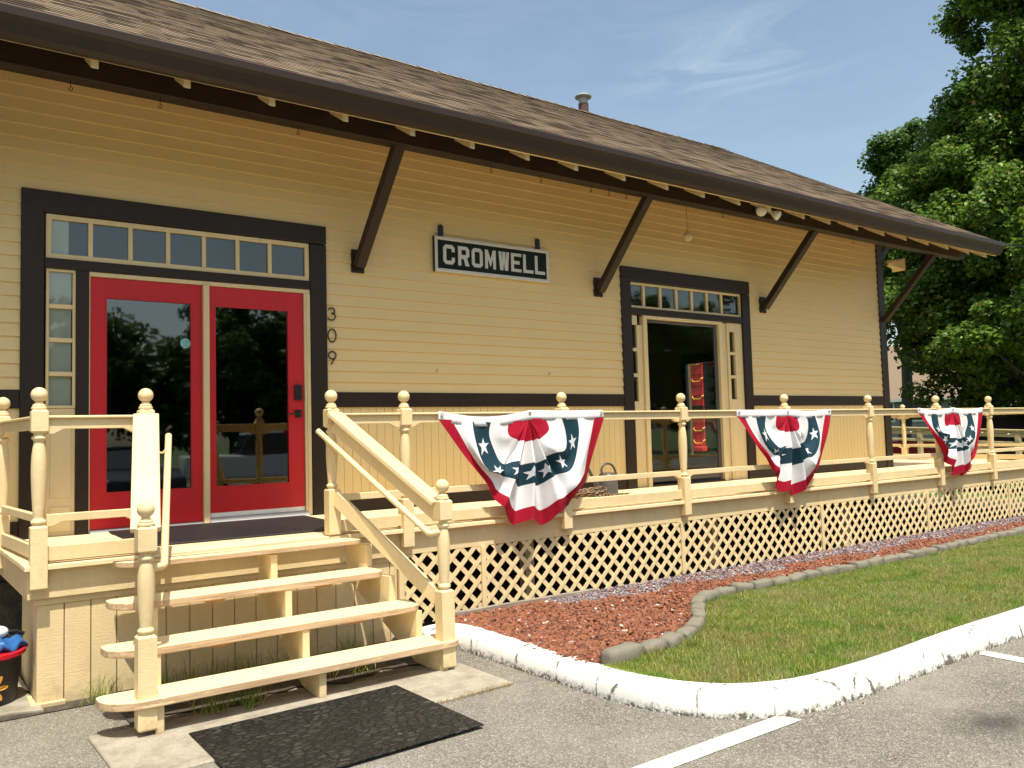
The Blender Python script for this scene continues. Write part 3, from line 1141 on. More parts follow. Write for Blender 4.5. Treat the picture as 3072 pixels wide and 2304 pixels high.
def build_roof():
    # stepped shingle courses on the front slope, plain slope behind
    x0, x1 = XL - 1.0, 10.72
    sl = math.hypot(1, RS)
    length = (RIDGE_Y - EY) * sl
    ex = 0.142
    n = int(length / ex) + 1
    mb = MB()
    uv = []
    ny, nz = -RS / sl, 1 / sl
    for side in (0, 1):
        for i in range(n):
            s0, s1 = i * ex, min((i + 1) * ex, length)
            h0, h1 = 0.0065, 0.002
            xs = np.concatenate([np.arange(x0, x1, 2.4), [x1]])
            pts = []
            for s, h in ((s0, -0.004), (s0, h0), (s1, h1)):
                y = EY + s / sl + ny * h
                z = EZ + RS * s / sl + nz * h
                if side:
                    y = 2 * RIDGE_Y - y
                pts.append((y, z))
            for a, b in zip(xs[:-1], xs[1:]):
                o = len(mb.v)
                wav = [0.0016 * math.sin(q * 1.3 + i * .05) + 0.0012 * math.sin(q * 3.1 + i * .4) for q in (a, b)]
                for (y, z) in pts:
                    mb.v += [(a, y, z + wav[0]), (b, y, z + wav[1])]
                f1, f2 = (o, o + 1, o + 3, o + 2), (o + 2, o + 3, o + 5, o + 4)
                if side:
                    f1, f2 = f1[::-1], f2[::-1]
                mb.f += [f1, f2]
                mb.mi += [0, 0]
                q = [(a, i + .02), (b, i + .02), (b, i + .1), (a, i + .1)], [(a, i + .1), (b, i + .1), (b, i + .95), (a, i + .95)]
                for qq in q:
                    uv += (qq[::-1] if side else qq)
    # closing slab below (roof deck) with brown underside
    t = 0.055
    prof = [(EY + .03, EZ - t + .012), (RIDGE_Y, RZ - t), (2 * RIDGE_Y - EY - .03, EZ - t + .012), (2 * RIDGE_Y - EY - .03, EZ - .006), (RIDGE_Y, RZ - .012), (EY + .03, EZ - .006)]
    o = len(mb.f)
    mb.prism(prof, 'x', x0 + .01, x1 - .012, 1)
    for f in mb.f[o:]:
        uv += [(0, 0)] * len(f)
    mb.uv = uv
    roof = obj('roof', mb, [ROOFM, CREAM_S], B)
    cap = MB()
    xx = x0
    while xx < x1 - 0.02:
        e = min(xx + 0.2, x1)
        r = random.uniform(-.004, .004)
        cap.add([(xx, RIDGE_Y - .14, RZ - .058 + r), (e + .03, RIDGE_Y - .14, RZ - .068 + r), (e + .03, RIDGE_Y, RZ + .018 + r), (xx, RIDGE_Y, RZ + .03 + r), (xx, RIDGE_Y + .14, RZ - .058 + r), (e + .03, RIDGE_Y + .14, RZ - .068 + r)], [(0, 1, 2, 3), (3, 2, 5, 4)])
        xx = e
    capm = paint('ridge_cap_shingle', (0.30, 0.23, 0.165), 0.85, 0.2, 0.4)
    obj('ridge_cap', cap, capm, roof)
    # gutter
    g = [(-1.288, 3.455), (-1.288, 3.286), (-1.345, 3.282), (-1.374, 3.306), (-1.394, 3.352), (-1.408, 3.378), (-1.436, 3.402), (-1.440, 3.452), (-1.428, 3.462), (-1.421, 3.455), (-1.424, 3.41), (-1.30, 3.31), (-1.296, 3.455)]
    mb = MB()
    xs = np.arange(XL - 1.0, 10.66, 0.8).tolist() + [10.66]
    n = len(g)
    for x in xs:
        dz = 0.008 * math.sin(x * 0.55) + 0.012 * ((x - 2.5) / 8) ** 2 - 0.008
        mb.v += [(x, y, z + dz) for y, z in g]
    for i in range(len(xs) - 1):
        for k in range(n):
            mb.f.append((i * n + k, i * n + (k + 1) % n, (i + 1) * n + (k + 1) % n, (i + 1) * n + k))
            mb.mi.append(0)
    mb.f += [tuple(range(n)), tuple((len(xs) - 1) * n + k for k in range(n - 1, -1, -1))]
    mb.mi += [0, 0]
    obj('gutter', mb, GUTTER, roof)
    obj('fascia_board', MB().box(XL - 1, 10.66, -1.285, -1.262, 3.282, 3.44), CREAM, roof, bevel=0.003)
    # stove pipe behind the ridge line
    p = MB()
    cx, cy = 7.02, 4.25
    p.tube([(cx, cy, 6.2), (cx, cy, 6.86)], 0.095, 16, 0)
    p.tube([(cx, cy, 6.86), (cx, cy, 6.98)], 0.088, 16, 1)
    p.lathe([(0.05, 6.97), (0.155, 6.985), (0.16, 7.0), (0.10, 7.05), (0.02, 7.08)], (cx, cy, 0), 20, 1)
    obj('stove_pipe', p, [RUST, STEEL], roof, smooth=True)
    # rafters, each a part
    def rz(y):
        return 3.238 + RS * (y + 1.262)
    xt = -1.545
    xs = [xt + 0.603 * k for k in range(-9, 0)] + [-1.55, -0.93, -0.33, 0.28, 0.88, 1.49, 2.08, 2.71, 3.33, 3.90, 4.50, 5.06, 5.71, 6.25, 6.86, 7.49, 8.05, 8.64, 9.21, 9.82, 10.38]
    first = None
    for x in xs:
        if first is None:
            pr = [(-1.262, rz(-1.262) - .012), (-1.262, 3.44), (0.6, EZ + RS * (0.6 - EY) - .07), (0.6, rz(.6) - .012)]
            first = obj('rafter', MB().prism(pr, 'x', x - .024, x + .024), CREAM, B, bevel=0.003)
            fx = x
        else:
            share(first, 'rafter', B, (x - fx, 0, 0))
    obj('purlin', MB().box(XL - 1, 10.26, -1.00, -0.86, 3.245, 3.425), BROWN, B, bevel=0.006)
    # diagonal braces with wall plates
    for bx in (-5.6, -2.72, 0.336, 3.418, 6.473, 9.50):
        if bx < -2.7 and bx > -3:
            bx = -2.85
        mb = MB()
        mb.beam((bx, -0.055, 2.345), (bx, -0.93, 3.30), 0.085, 0.105, up=(1, 0, 0))
        br = obj('brace', mb, BROWN, B, bevel=0.008)
        obj('wall_plate', MB().box(bx - .066, bx + .066, -.032, .0, 2.28, 2.505), BROWN, br, bevel=0.004)
    mb = MB().beam((9.60, 0.08, 3.30), (10.12, 0.08, 3.82), 0.07, 0.09)
    obj('brace', mb, BROWN, B, bevel=0.006)
    # small iron hooks under the purlin
    first = None
    for x in (-2.25, -1.66, -0.6, 2.55, 2.80, 3.05, 3.31, 4.61, 7.30, 1.9, 1.3):
        if first is None:
            pts = [(x, -.93, 3.25), (x, -.93, 3.20)] + [(x + .012 * math.sin(a), -.93, 3.185 + .014 * math.cos(a)) for a in np.linspace(0, 5.2, 9)]
            first = obj('hook', MB().tube(pts, 0.0032, 6), BLACK, B, smooth=True)
            fx = x
        else:
            share(first, 'hook', B, (x - fx, 0, 0))


build_roof()


def casing(c, mull):
    mb = MB()
    y0, y1 = -0.034, 0.03
    w = 0.158
    mb.box(c[0], c[0] + w, y0, y1, -.012, 2.524)
    mb.box(c[1] - w, c[1], y0, y1, -.012, 2.508)
    mb.box(c[0], c[1], y0 - .003, y1, 2.526 if False else 2.516, CT)
    mb.v = mb.v
    # transom bar
    if mull:
        mb.box(c[0] + w, c[1] - w, y0 + .004, y1, 2.078, 2.158)
        mb.box(-2.086, -1.994, y0 + .006, y1, -.012, 2.078)
    else:
        mb.box(c[0] + w - .008, c[1] - w + .008, y0 + .004, y1, 2.108, 2.190)
    return obj('door_casing', mb, BROWN, B, bevel=0.004)


casing(C1, True)
casing(C2, False)


def sash(name, x0, x1, z0, z1, vx, hz, y=0.0, fr=0.038, mun=0.034, mat=CREAM, blind=None, glass=None):
    """window with frame and muntin bars; vx / hz: bar centres; panes are one sub-part"""
    mb = MB()
    ya, yb = y - .012, y + .03
    mb.box(x0, x1, ya, yb, z1 - fr, z1)
    mb.box(x0, x1, ya, yb, z0, z0 + fr)
    mb.box(x0, x0 + fr, ya, yb, z0 + fr, z1 - fr)
    mb.box(x1 - fr, x1, ya, yb, z0 + fr, z1 - fr)
    for x in vx:
        mb.box(x - mun / 2, x + mun / 2, ya + .004, yb, z0 + fr, z1 - fr)
    for z in hz:
        mb.box(x0 + fr, x1 - fr, ya + .004, yb, z - mun / 2, z + mun / 2)
    w = obj(name, mb, mat, B, bevel=0.003)
    obj('pane', MB().box(x0 + fr - .004, x1 - fr + .004, y + .014, y + .017, z0 + fr - .004, z1 - fr + .004), glass or GLASS, w)
    if blind:
        obj('blind', MB().box(blind[0], blind[1], y + .024, y + .027, blind[2], blind[3]), BLIND, w)
    return w


# entrance with the pair of red doors
sash('transom_window', -2.298, -0.150, 2.160, 2.512, [-1.982, -1.686, -1.392, -1.098, -0.810, -0.520], [], fr=0.040, blind=(-2.27, -2.135, 2.19, 2.49))
sash('sidelight', -2.294, -2.086, 0.985, 2.080, [], [1.785, 1.520, 1.254], fr=0.022, blind=(-2.28, -2.115, 1.0, 2.06))
mb = MB().box(-2.294, -2.086, -.006, .03, -.01, .983).box(-2.262, -2.112, -.012, -.004, .29, .95).box(-2.262, -2.112, -.012, -.004, .03, .225)
obj('sidelight_panel', mb, CREAM, B, bevel=0.004)
mb = MB().box(-1.994, -0.15, -.018, .05, 2.042, 2.078).box(-1.994, -1.984, -.018, .05, 0, 2.042).box(-0.208, -0.186, -.018, .05, 0, 2.042).box(-0.186, -0.15, -.024, .05, 0, 2.042)
obj('door_frame', mb, CREAM, B, bevel=0.003)
obj('door_post', MB().box(-1.114, -1.064, -.040, .05, 0, 2.042), CREAM, B, bevel=0.004)
obj('door_sweep', MB().box(-1.058, -.214, .002, .04, .046, .085), WHITEP, B)
obj('threshold', MB().prism([(-.06, -.008), (-.02, .022), (.10, .026), (.10, -.008)], 'x', -1.984, -1.116).prism([(-.06, -.008), (-.02, .042), (.10, .046), (.10, -.008)], 'x', -1.062, -.186), GREYALU, B, bevel=0.003)


def red_door(x0, x1, z0, gx0, gx1, gz0, gz1):
    mb = MB()
    ya, yb = 0.0, 0.044
    z1 = 2.038
    mb.box(x0, gx0, ya, yb, z0, z1)
    mb.box(gx1, x1, ya, yb, z0, z1)
    mb.box(gx0, gx1, ya, yb, z0, gz0)
    mb.box(gx0, gx1, ya, yb, gz1, z1)
    # glazing bead
    d = obj('red_door', mb, RED, B)
    bd = MB()
    for a, b, c, e in ((gx0, gx1, gz0, gz0 + .012), (gx0, gx1, gz1 - .012, gz1), (gx0, gx0 + .012, gz0 + .012, gz1 - .012), (gx1 - .012, gx1, gz0 + .012, gz1 - .012)):
        bd.box(a, b, -.004, .03, c, e)
    obj('glazing_bead', bd, RED, d)
    obj('glass', MB().box(gx0 + .008, gx1 - .008, .016, .020, gz0 + .008, gz1 - .008), DGLASS, d)
    return d


dl = red_door(-1.982, -1.117, 0.026, -1.873, -1.197, 0.300, 1.887)
dr = red_door(-1.060, -0.212, 0.086, -1.015, -0.347, 0.298, 1.877)
st = MB().lathe([(.042, 0), (.042, .002)], (-1.250, .0145, 1.535), 28, 0, axis=(0, -1, 0))
for a in range(14):
    an0, an1 = a * 2 * math.pi / 14, (a + 0.8) * 2 * math.pi / 14
    st.add([(-1.25 + r * math.cos(an), .0120, 1.545 + r * math.sin(an)) for r, an in ((.012, an0), (.018, an0), (.018, an1), (.012, an1))], [(0, 1, 2, 3)], 1)
for i, w in enumerate((.05, .036)):
    st.add([(-1.25 - w / 2, .0120, 1.515 - .010 * i), (-1.25 + w / 2, .0120, 1.515 - .010 * i), (-1.25 + w / 2, .0120, 1.519 - .010 * i), (-1.25 - w / 2, .0120, 1.519 - .010 * i)], [(0, 1, 2, 3)], 1)
tag(obj('sticker', st, [TEAL, paint('sticker_print', (.08, .25, .27), .5, .02, .01)], dl), 'round teal sticker on the left door glass')
lk = MB().box(-.304, -.236, -.028, 0, 1.050, 1.192)
obj('keypad_lock', lk, BLACK, dr, bevel=.008, seg=2)
lk = MB().box(-.300, -.238, -.012, 0, .895, .962)
lk.tube([(-.268, -.01, .928), (-.268, -.05, .928), (-.285, -.056, .928), (-.37, -.056, .924)], .009, 8)
obj('lever_handle', lk, BLACK, dr, bevel=.003)

# second entrance, right of the station sign
sash('transom_window', 3.934, 6.034, 2.192, 2.512, [4.194, 4.486, 4.776, 5.063, 5.353, 5.643], [], y=.012, fr=0.030, mun=.036, glass=MATS['clear_door_glass'])
mb = MB()
mb.box(3.934, 4.066 - .012, 0.010, .05, -.01, 1.045).box(3.934, 4.066, .010, .05, 1.985, 2.105)
mb.box(4.050, 4.140, 0.008, .05, -.01, 1.985).box(4.143, 4.208, -.020, .06, -.01, 2.105)
mb.box(5.536, 5.60, -.02, .06, 0, 2.105).box(5.602, 5.715, .02, .06, 0, 2.105)
mb.box(5.717, 5.765, .0, .05, -.01, 2.105).box(5.872, 6.034, .0, .05, -.01, 2.105)
mb.box(5.765, 5.872, .0, .05, 1.985, 2.105).box(5.765, 5.872, .0, .05, -.01, 1.075)
mb.box(4.208, 5.536, -.02, .06, 2.066, 2.105)
obj('door_frame', mb, CREAM, B, bevel=0.003)
w = obj('sidelight', MB().box(3.934, 4.050, .012, .04, 1.660, 1.70).box(3.934, 4.050, .012, .04, 1.345, 1.385), CREAM, B, bevel=.002)
obj('pane', MB().box(3.934, 4.052, .034, .037, 1.045, 1.985), GLASS, w)
w = obj('sidelight', MB().box(5.765, 5.872, .004, .04, 1.672, 1.712).box(5.765, 5.872, .004, .04, 1.356, 1.396), CREAM, B, bevel=.002)
obj('pane', MB().box(5.763, 5.874, .034, .037, 1.075, 1.985), GLASS, w)
obj('blind', MB().box(5.77, 5.868, .07, .073, 1.08, 1.98), PLASTICGREY, w)
gd = obj('glass_door', MB().box(4.209, 4.232, .02, .05, .05, 2.062).box(5.478, 5.534, .02, .05, .05, 2.062).box(4.232, 5.478, .02, .05, 2.03, 2.062).box(4.232, 5.478, .02, .05, .05, .15), PLASTICGREY, B, bevel=.003)
obj('glass', MB().box(4.228, 5.482, .033, .036, .146, 2.034), MATS['clear_door_glass'], gd)
obj('threshold', MB().prism([(-.05, -.01), (-.02, .02), (.12, .03), (.12, -.01)], 'x', 4.209, 5.535), BROWN, B, bevel=.003)

# ------------------------------------------------------------------ porch: deck, lattice, railings
PX = [-2.500, -1.909, -0.656, -0.064, 1.488, 2.991, 4.621, 6.250, 7.842, 9.297, 10.85, 12.2]
PORCH = thing('wooden_porch', (4.0, -0.8, GZ), 'cream wooden porch with turned railing posts and lattice skirt along the building front', 'porch')
END = 12.25


def build_deck():
    mb = MB()
    y = -0.0
    ys = np.linspace(-1.690, -0.04, 13)
    for i in range(12):
        a, b = ys[i], ys[i + 1] - .005
        x = -2.572 - .041 * (a + 1.69)
        cuts = [x]
        while END + .06 - cuts[-1] > 5:
            cuts.append(cuts[-1] + random.uniform(2.6, 4.6))
        cuts.append(END + .06)
        for c, d in zip(cuts[:-1], cuts[1:]):
            dz = random.uniform(-.002, .001)
            e = c - .041 * (b - a) if c == cuts[0] else c
            mb.prism([(c, a), (d - .003, a), (d - .003, b), (e, b)], 'z', -.030 + dz, dz)
    # deck carries on round the right end of the building
    for i in range(22):
        a = -0.035 + i * .28
        for c, d in ((9.60, 10.9), (10.903, END + .06)):
            mb.box(c, d, a, a + .275, -.030, random.uniform(-.002, .001))
    obj('deck_boards', mb, DECK, PORCH, bevel=.003)
    # lower landing behind the left post
    mb = MB()
    mb.box(-2.552, END, -1.632, -1.597, -.205, -.031)
    mb.beam((-2.540, -1.594, -.118), (-2.598, -.02, -.118), .03, .174)
    mb.box(END, END + .04, -1.65, 6.1, -.205, -.031)
    obj('fascia', mb, CREAM_W, PORCH, bevel=.003)
    # ledge strip under the fascia
    obj('trim_strip', MB().box(-2.515, -0.125, -1.606, -1.57, -.248, -.206), CREAM_W, PORCH, bevel=.003)
    # vertical skirt boards
    mb = MB()
    for i in range(17):
        x = -2.497 + i * .1449
        mb.box(x, x + .1399, -1.598, -1.575, GZ - .02 + random.uniform(0, .008), -.249)
    for i in range(6):
        y = -1.573 + i * .1449
        mb.box(-2.497, -2.474, y, y + .141, GZ - .02, -.206)
    obj('skirt_boards', mb, CREAM_W, PORCH, bevel=.003)
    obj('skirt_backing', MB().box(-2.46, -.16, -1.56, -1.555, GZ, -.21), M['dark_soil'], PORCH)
    obj('corner_footing', MB().prism([(-2.53, -1.635), (-2.35, -1.64), (-2.35, -1.602), (-2.5, -1.602), (-2.505, -1.4), (-2.53, -1.4)], 'z', GZ, GZ + .03), CREAM_W, PORCH, bevel=.003)


build_deck()


def clip(poly, xa, xb, za, zb):
    for ax, lim, sg in ((0, xa, 1), (0, xb, -1), (1, za, 1), (1, zb, -1)):
        out = []
        for i in range(len(poly)):
            p, q = poly[i], poly[(i + 1) % len(poly)]
            dp, dq = (p[ax] - lim) * sg, (q[ax] - lim) * sg
            if dp >= 0:
                out.append(p)
            if dp * dq < 0:
                t = dp / (dp - dq)
                out.append((p[0] + t * (q[0] - p[0]), p[1] + t * (q[1] - p[1])))
        poly = out
        if len(poly) < 3:
            return None
    return poly


def lattice(x0, x1, z0, z1, y):
    mb = MB()
    pitch, w = 0.150, 0.037 * math.sqrt(2)
    h = z1 - z0
    for fam in (0, 1):
        c = x0 - h + random.uniform(0, .05) - (0.02 if fam else 0)
        while c < x1 + h:
            e = c + h
            if fam == 0:
                poly = [(c - w / 2, z0), (c + w / 2, z0), (e + w / 2, z1), (e - w / 2, z1)]
            else:
                poly = [(c - w / 2, z1), (c + w / 2, z1), (e + w / 2, z0), (e - w / 2, z0)]
            pl = clip(poly, x0, x1, z0, z1)
            if pl:
                ya = y + (.0045 if fam else 0)
                mb.prism(pl, 'y', ya, ya + .0042)
            c += pitch
    return mb


BATT = [-0.105, 0.640, 2.958, 5.235, 7.523, 9.790, 12.1]
for a, b in zip(BATT[:-1], BATT[1:]):
    za = -0.735
    obj('lattice_panel', lattice(a + .02, b - .02, za, -.206, -1.634), CREAM, PORCH)
for i, x in enumerate(BATT):
    obj('batten', MB().box(x - .022, x + .022, -1.648, -1.618, -.80 if i == 0 else -.705, -.206), CREAM, PORCH, bevel=.003)
# joists and posts dimly seen behind the lattice
for x in (1.2, 3.6, 6.0, 8.5):
    obj('support_post', MB().box(x, x + .09, -1.45, -1.36, GZ, -.04), CREAM_W, PORCH)


def post_mesh(zc, zsq_low_top, z_low_bot, w=.089):
    """one turned post: squares, turned middle. zc: z of the ball centre"""
    d = zc - 1.0
    h = w / 2
    mb = MB()

    def sq(z0, z1, ch=.012):
        # square block with chamfered ends
        ci = .007
        rings = [(h - ch, z0), (h, z0 + ci * 1.6), (h, z1 - ci * 1.6), (h - ch, z1)]
        o = len(mb.v)
        for r, z in rings:
            mb.v += [(-r, -r, z), (r, -r, z), (r, r, z), (-r, r, z)]
        for i in range(3):
            for k in range(4):
                k2 = (k + 1) % 4
                mb.f.append((o + i * 4 + k, o + i * 4 + k2, o + (i + 1) * 4 + k2, o + (i + 1) * 4 + k))
                mb.mi.append(0)
        mb.f += [(o + 3, o + 2, o + 1, o), (o + 12, o + 13, o + 14, o + 15)]
        mb.mi += [0, 0]
    sq(z_low_bot, zsq_low_top)
    sq(.773 + d, .911 + d)
    a, b = zsq_low_top, .773 + d
    t = b - a
    prof = [(.030, a - .004), (.031, a + .004), (.040, a + .012), (.0415, a + .020), (.040, a + .028), (.031, a + .036), (.0285, a + .045)]
    for f, r in ((.10, .0300), (.2, .0335), (.32, .0372), (.45, .0402), (.56, .0418), (.66, .0415), (.74, .0395), (.82, .0352), (.885, .0295)):
        prof.append((r, a + f * t))
    prof += [(.0275, b - .052), (.029, b - .046), (.038, b - .038), (.0405, b - .030), (.038, b - .022), (.029, b - .015), (.030, b + .004)]
    mb.lathe(prof, (0, 0, 0), 24)
    return mb


def finial_mesh(zc):
    d = zc - 1.0
    mb = MB()
    prof = [(.030, .909 + d), (.041, .913 + d), (.0425, .919 + d), (.041, .926 + d), (.034, .931 + d), (.036, .936 + d), (.0335, .942 + d), (.026, .947 + d), (.0225, .953 + d), (.0235, .957 + d)]
    r = .0455
    for k in range(2, 15):
        an = -math.pi / 2 + k * math.pi / 14.6
        prof.append((max(.001, r * math.cos(an)), zc + r * math.sin(an)))
    mb.lathe(prof, (0, 0, 0), 24)
    return mb


def bolts_mesh():
    mb = MB()
    for x, z in ((-.018, -.118), (.018, -.068)):
        mb.lathe([(.016, 0), (.016, .0035), (.010, .004), (.0095, -.004)], (x, -.0425, z), 12, 0, axis=(0, -1, 0))
    return mb


proto = None
for i, x in enumerate(PX):
    if proto is None:
        proto = obj('railing_post', post_mesh(1.0, .229, -.145), CREAM_W, PORCH, smooth=True, loc=(x, DY - .004, 0))
        f = obj('ball_finial', finial_mesh(1.0), CREAM, proto, smooth=True, loc=(x, DY, 0))
        obj('bolt_heads', bolts_mesh(), CREAM_W, proto, smooth=True, loc=(x, DY, 0))
    elif i in (1, 2):      # the stair-head posts stand on the deck and have taller bases
        q = obj('railing_post', post_mesh(1.0, .335, .0), CREAM_W, PORCH, smooth=True, loc=(x, DY, 0))
        obj('ball_finial', finial_mesh(1.0), CREAM, q, smooth=True, loc=(x, DY, 0))
    else:
        share(proto, 'railing_post', PORCH, (x - PX[0], 0, 0))
for (x, y) in ((-2.605, -0.50), (END - .02, 1.25), (END - .02, 3.1), (END - .02, 5.75)):
    share(proto, 'railing_post', PORCH, (x - PX[0], y - DY, 0))


def rail(mb, p0, p1, z0, z1, th, drop, drops=(1, 1)):
    """board between two posts with dropped bracket ends; p0,p1 in plan"""
    p0, p1 = Vector((*p0, 0)), Vector((*p1, 0))
    L = (p1 - p0).length
    d = (p1 - p0) / L
    nrm = Vector((-d.y, d.x, 0))
    a, b = drops
    poly = []
    poly += [(0, z0 - drop * a), (.035, z0 - drop * a), (.035 + drop * 1.8, z0)] if a else [(0, z0)]
    poly += [(L - .035 - drop * 1.8, z0), (L - .035, z0 - drop * b), (L, z0 - drop * b)] if b else [(L, z0)]
    poly += [(L, z1), (0, z1)]
    n = len(poly)
    vs = []
    for s in (-1, 1):
        for u, z in poly:
            q = p0 + d * u + nrm * (s * th / 2)
            vs.append((q.x, q.y, z))
    fs = [tuple(range(n)), tuple(range(2 * n - 1, n - 1, -1))] + [((i + 1) % n, i, n + i, n + (i + 1) % n) for i in range(n)]
    mb.add(vs, fs)
    return mb


def bay(a, b, yshift=0.006, kick=True, horiz=True):
    a, b = Vector(a), Vector(b)
    d = (b - a).normalized()
    nrm = Vector((-d.y, d.x))
    a2, b2 = a + d * .041, b - d * .041
    a2, b2 = a2 + nrm * yshift, b2 + nrm * yshift
    mb = MB()
    rail(mb, a2, b2, .795, .858, .036, .03)
    o = obj('top_rail', mb, CREAM, PORCH, bevel=.003)
    c = MB().beam((a2.x, a2.y, .867), (b2.x, b2.y, .867), .078, .018)
    obj('cap', c, CREAM, o, bevel=.006, seg=2)
    obj('lower_rail', rail(MB(), a2, b2, .243, .291, .036, .026), CREAM, PORCH, bevel=.003)
    if kick:
        obj('kick_board', rail(MB(), a2, b2, .022, .104, .036, 0, (0, 0)), CREAM_W, PORCH, bevel=.003)


for i in range(len(PX) - 1):
    if i == 1:
        continue
    bay((PX[i], DY), (PX[i + 1], DY))
bay((-2.605, -0.50), (-2.50, DY))
bay((-2.605, -0.03), (-2.605, -0.50))
bay((END - .02, DY), (END - .02, 1.25))
bay((END - .02, 1.25), (END - .02, 3.1))
bay((END - .02, 3.1), (END - .02, 5.75))

# ------------------------------------------------------------------ staircase
ST = thing('staircase', (-1.2, -2.2, GZ), 'open wooden stairs with three worn treads leading up to the red doors', 'staircase')


def tread(name, xl, xr, yf, yb, z):
    r = .085
    pl = []
    # rounded ends: generous front corners
    for cx, cy, a0 in ((xr - r * .8, yf + r, -90), (xr - .05, yb - .05, 0)):
        rr = r if a0 == -90 else .05
        for k in range(7):
            a = rad(a0 + k * 15)
            pl.append((cx + (r * .8 if a0 == -90 else rr) * math.cos(a), cy + rr * math.sin(a)))
    for cx, cy, a0, rx, ry in ((xl + .05, yb - .035, 90, .05, .035), (xl + .23, yf + .185, 180, .23, .185)):
        for k in range(9):
            a = rad(a0 + k * 90 / 8)
            pl.append((cx + rx * math.cos(a), cy + ry * math.sin(a)))
    mb = MB().prism(pl, 'z', z - (.028 if name == 'landing_nosing' else .042), z)
    for i in range(len(mb.f)):
        mb.mi[i] = 1
    # the two caps: top painted
    mb.mi[0], mb.mi[1] = 0, 0
    return obj(name, mb, [TREADT, TREADF], ST, bevel=.005, seg=2)


tread('landing_nosing', -2.115, -0.545, -1.935, -1.742, -.014)
tread('tread', -2.180, -0.480, -2.125, -1.870, -.215)
tread('tread', -2.245, -0.335, -2.370, -2.105, -.425)
tread('tread', -2.305, -0.175, -2.610, -2.345, -.635)


def stringer(xt, xb):
    mb = MB()
    poly = [(-1.70, -.055), (-1.905, -.055), (-1.905, -.256), (-2.12, -.256), (-2.12, -.466), (-2.36, -.466), (-2.36, -.676), (-2.575, -.676), (-2.575, GZ + .015), (-2.50, GZ + .015), (-2.34, -.80), (-1.70, -.30)]

    def xo(y):
        return xt + (xb - xt) * (y + 1.7) / (-2.575 + 1.7)
    n = len(poly)
    vs = [(xo(y) - .022, y, z) for y, z in poly] + [(xo(y) + .022, y, z) for y, z in poly]
    fs = [tuple(range(n)), tuple(range(2 * n - 1, n - 1, -1))] + [((i + 1) % n, i, n + i, n + (i + 1) % n) for i in range(n)]
    # staircase outline is concave: triangulate through bmesh on build
    mb.add(vs, [f[::-1] for f in fs])
    return obj('stringer', mb, CREAM_W, ST, bevel=.003)


stringer(-1.90, -2.03)
stringer(-1.190, -1.125)
stringer(-0.555, -0.290)
# small wooden cleats nailed under the treads
CLEAT = paint('raw_orange_wood', (0.42, 0.20, 0.075), 0.7, 0.2, 0.4)
for x, y, z in ((-1.685, -2.10, -.2575), (-.99, -2.10, -.2575), (-1.725, -2.345, -.4675), (-.88, -2.345, -.4675)):
    obj('cleat', MB().prism([(x, z), (x + .15, z), (x + .12, z - .016), (x + .03, z - .016)], 'y', y, y + .05), CLEAT, ST)

NP = None
newels = []
for (x, y, zc) in ((-2.092, -2.540, .345), (-0.268, -2.545, .362)):
    d = zc - 1.0
    n = obj('newel_post', post_mesh(zc, -.31, GZ + .03 if x > -1 else -.80, .094), CREAM_W, ST, smooth=True, loc=(x, y, 0))
    obj('ball_finial', finial_mesh(zc), CREAM, n, smooth=True, loc=(x, y, 0))
    newels.append((x, y))
for (x0, x1, zc) in ((-1.915, -2.085, .345), (-0.650, -0.272, .362)):
    y0, y1 = -1.690, -2.500
    zt, zb = .872, zc - .115
    hb = obj('handrail', MB().beam((x0, y0, zt), (x1, y1, zb), .150, .036), CREAM, ST, bevel=.008, seg=2)
    obj('rail_board', MB().beam((x0, y0 - .006, zt - .075), (x1, y1, zb - .075), .036, .105), CREAM, hb, bevel=.003)
    obj('lower_rail', MB().beam((x0, y0, .275), (x1, y1 + .02, -.385), .036, .10), CREAM_W, ST, bevel=.003)
for (pts) in (((-1.775, -1.665, .742), (-1.985, -2.475, .034), (-2.06, -2.515, .030)), ((-0.742, -1.61, .752), (-0.372, -2.535, .062), (-0.30, -2.545, .065))):
    a, b, c = [Vector(p) for p in pts]
    path = [a, a.lerp(b, .5), b, b.lerp(c, .15) + Vector((0, -.004, -.004)), c]
    g = obj('grab_rail', MB().tube(path, .0205, 14), CREAM, ST, smooth=True)
    q = a.lerp(b, .07)
    side = -1 if a.x < -1 else 1
    obj('bracket', MB().tube([q + Vector((0, 0, -.018)), q + Vector((side * .03, .01, -.06)), q + Vector((side * .085, .02, -.055))], .007, 8), CREAM, g, smooth=True)

# ------------------------------------------------------------------ station sign, digits, fixtures
SG = thing('station_sign', (1.92, -.05, 2.38), 'dark green station sign with white frame and white letters CROMWELL', 'sign')
sx0, sx1, sz0, sz1 = 1.180, 2.660, 2.376, 2.740
obj('board', MB().box(sx0 + .012, sx1 - .012, -.048, -.018, sz0 + .012, sz1 - .012), SIGNGREEN, SG)
fw = .033
mb = MB().box(sx0, sx1, -.060, -.018, sz1 - fw, sz1).box(sx0, sx1, -.060, -.018, sz0, sz0 + fw).box(sx0, sx0 + fw, -.060, -.018, sz0 + fw, sz1 - fw).box(sx1 - fw, sx1, -.060, -.018, sz0 + fw, sz1 - fw)
obj('frame', mb, SIGNWHITE, SG, bevel=.004)
obj('edge_band', MB().box(sx0 - .004, sx0 + .006, -.052, -.016, sz0 - .002, sz1 + .002), BLACK, SG)
for x in (1.270, 2.528):
    p = [(x - .029, sz1 - .01), (x + .029, sz1 - .01)] + [(x + .029 * math.cos(a), 2.842 + .029 * math.sin(a)) for a in np.linspace(0, math.pi, 9)]
    obj('hanger', MB().prism(p, 'y', -.034, -.018), BLACK, SG, bevel=.002)


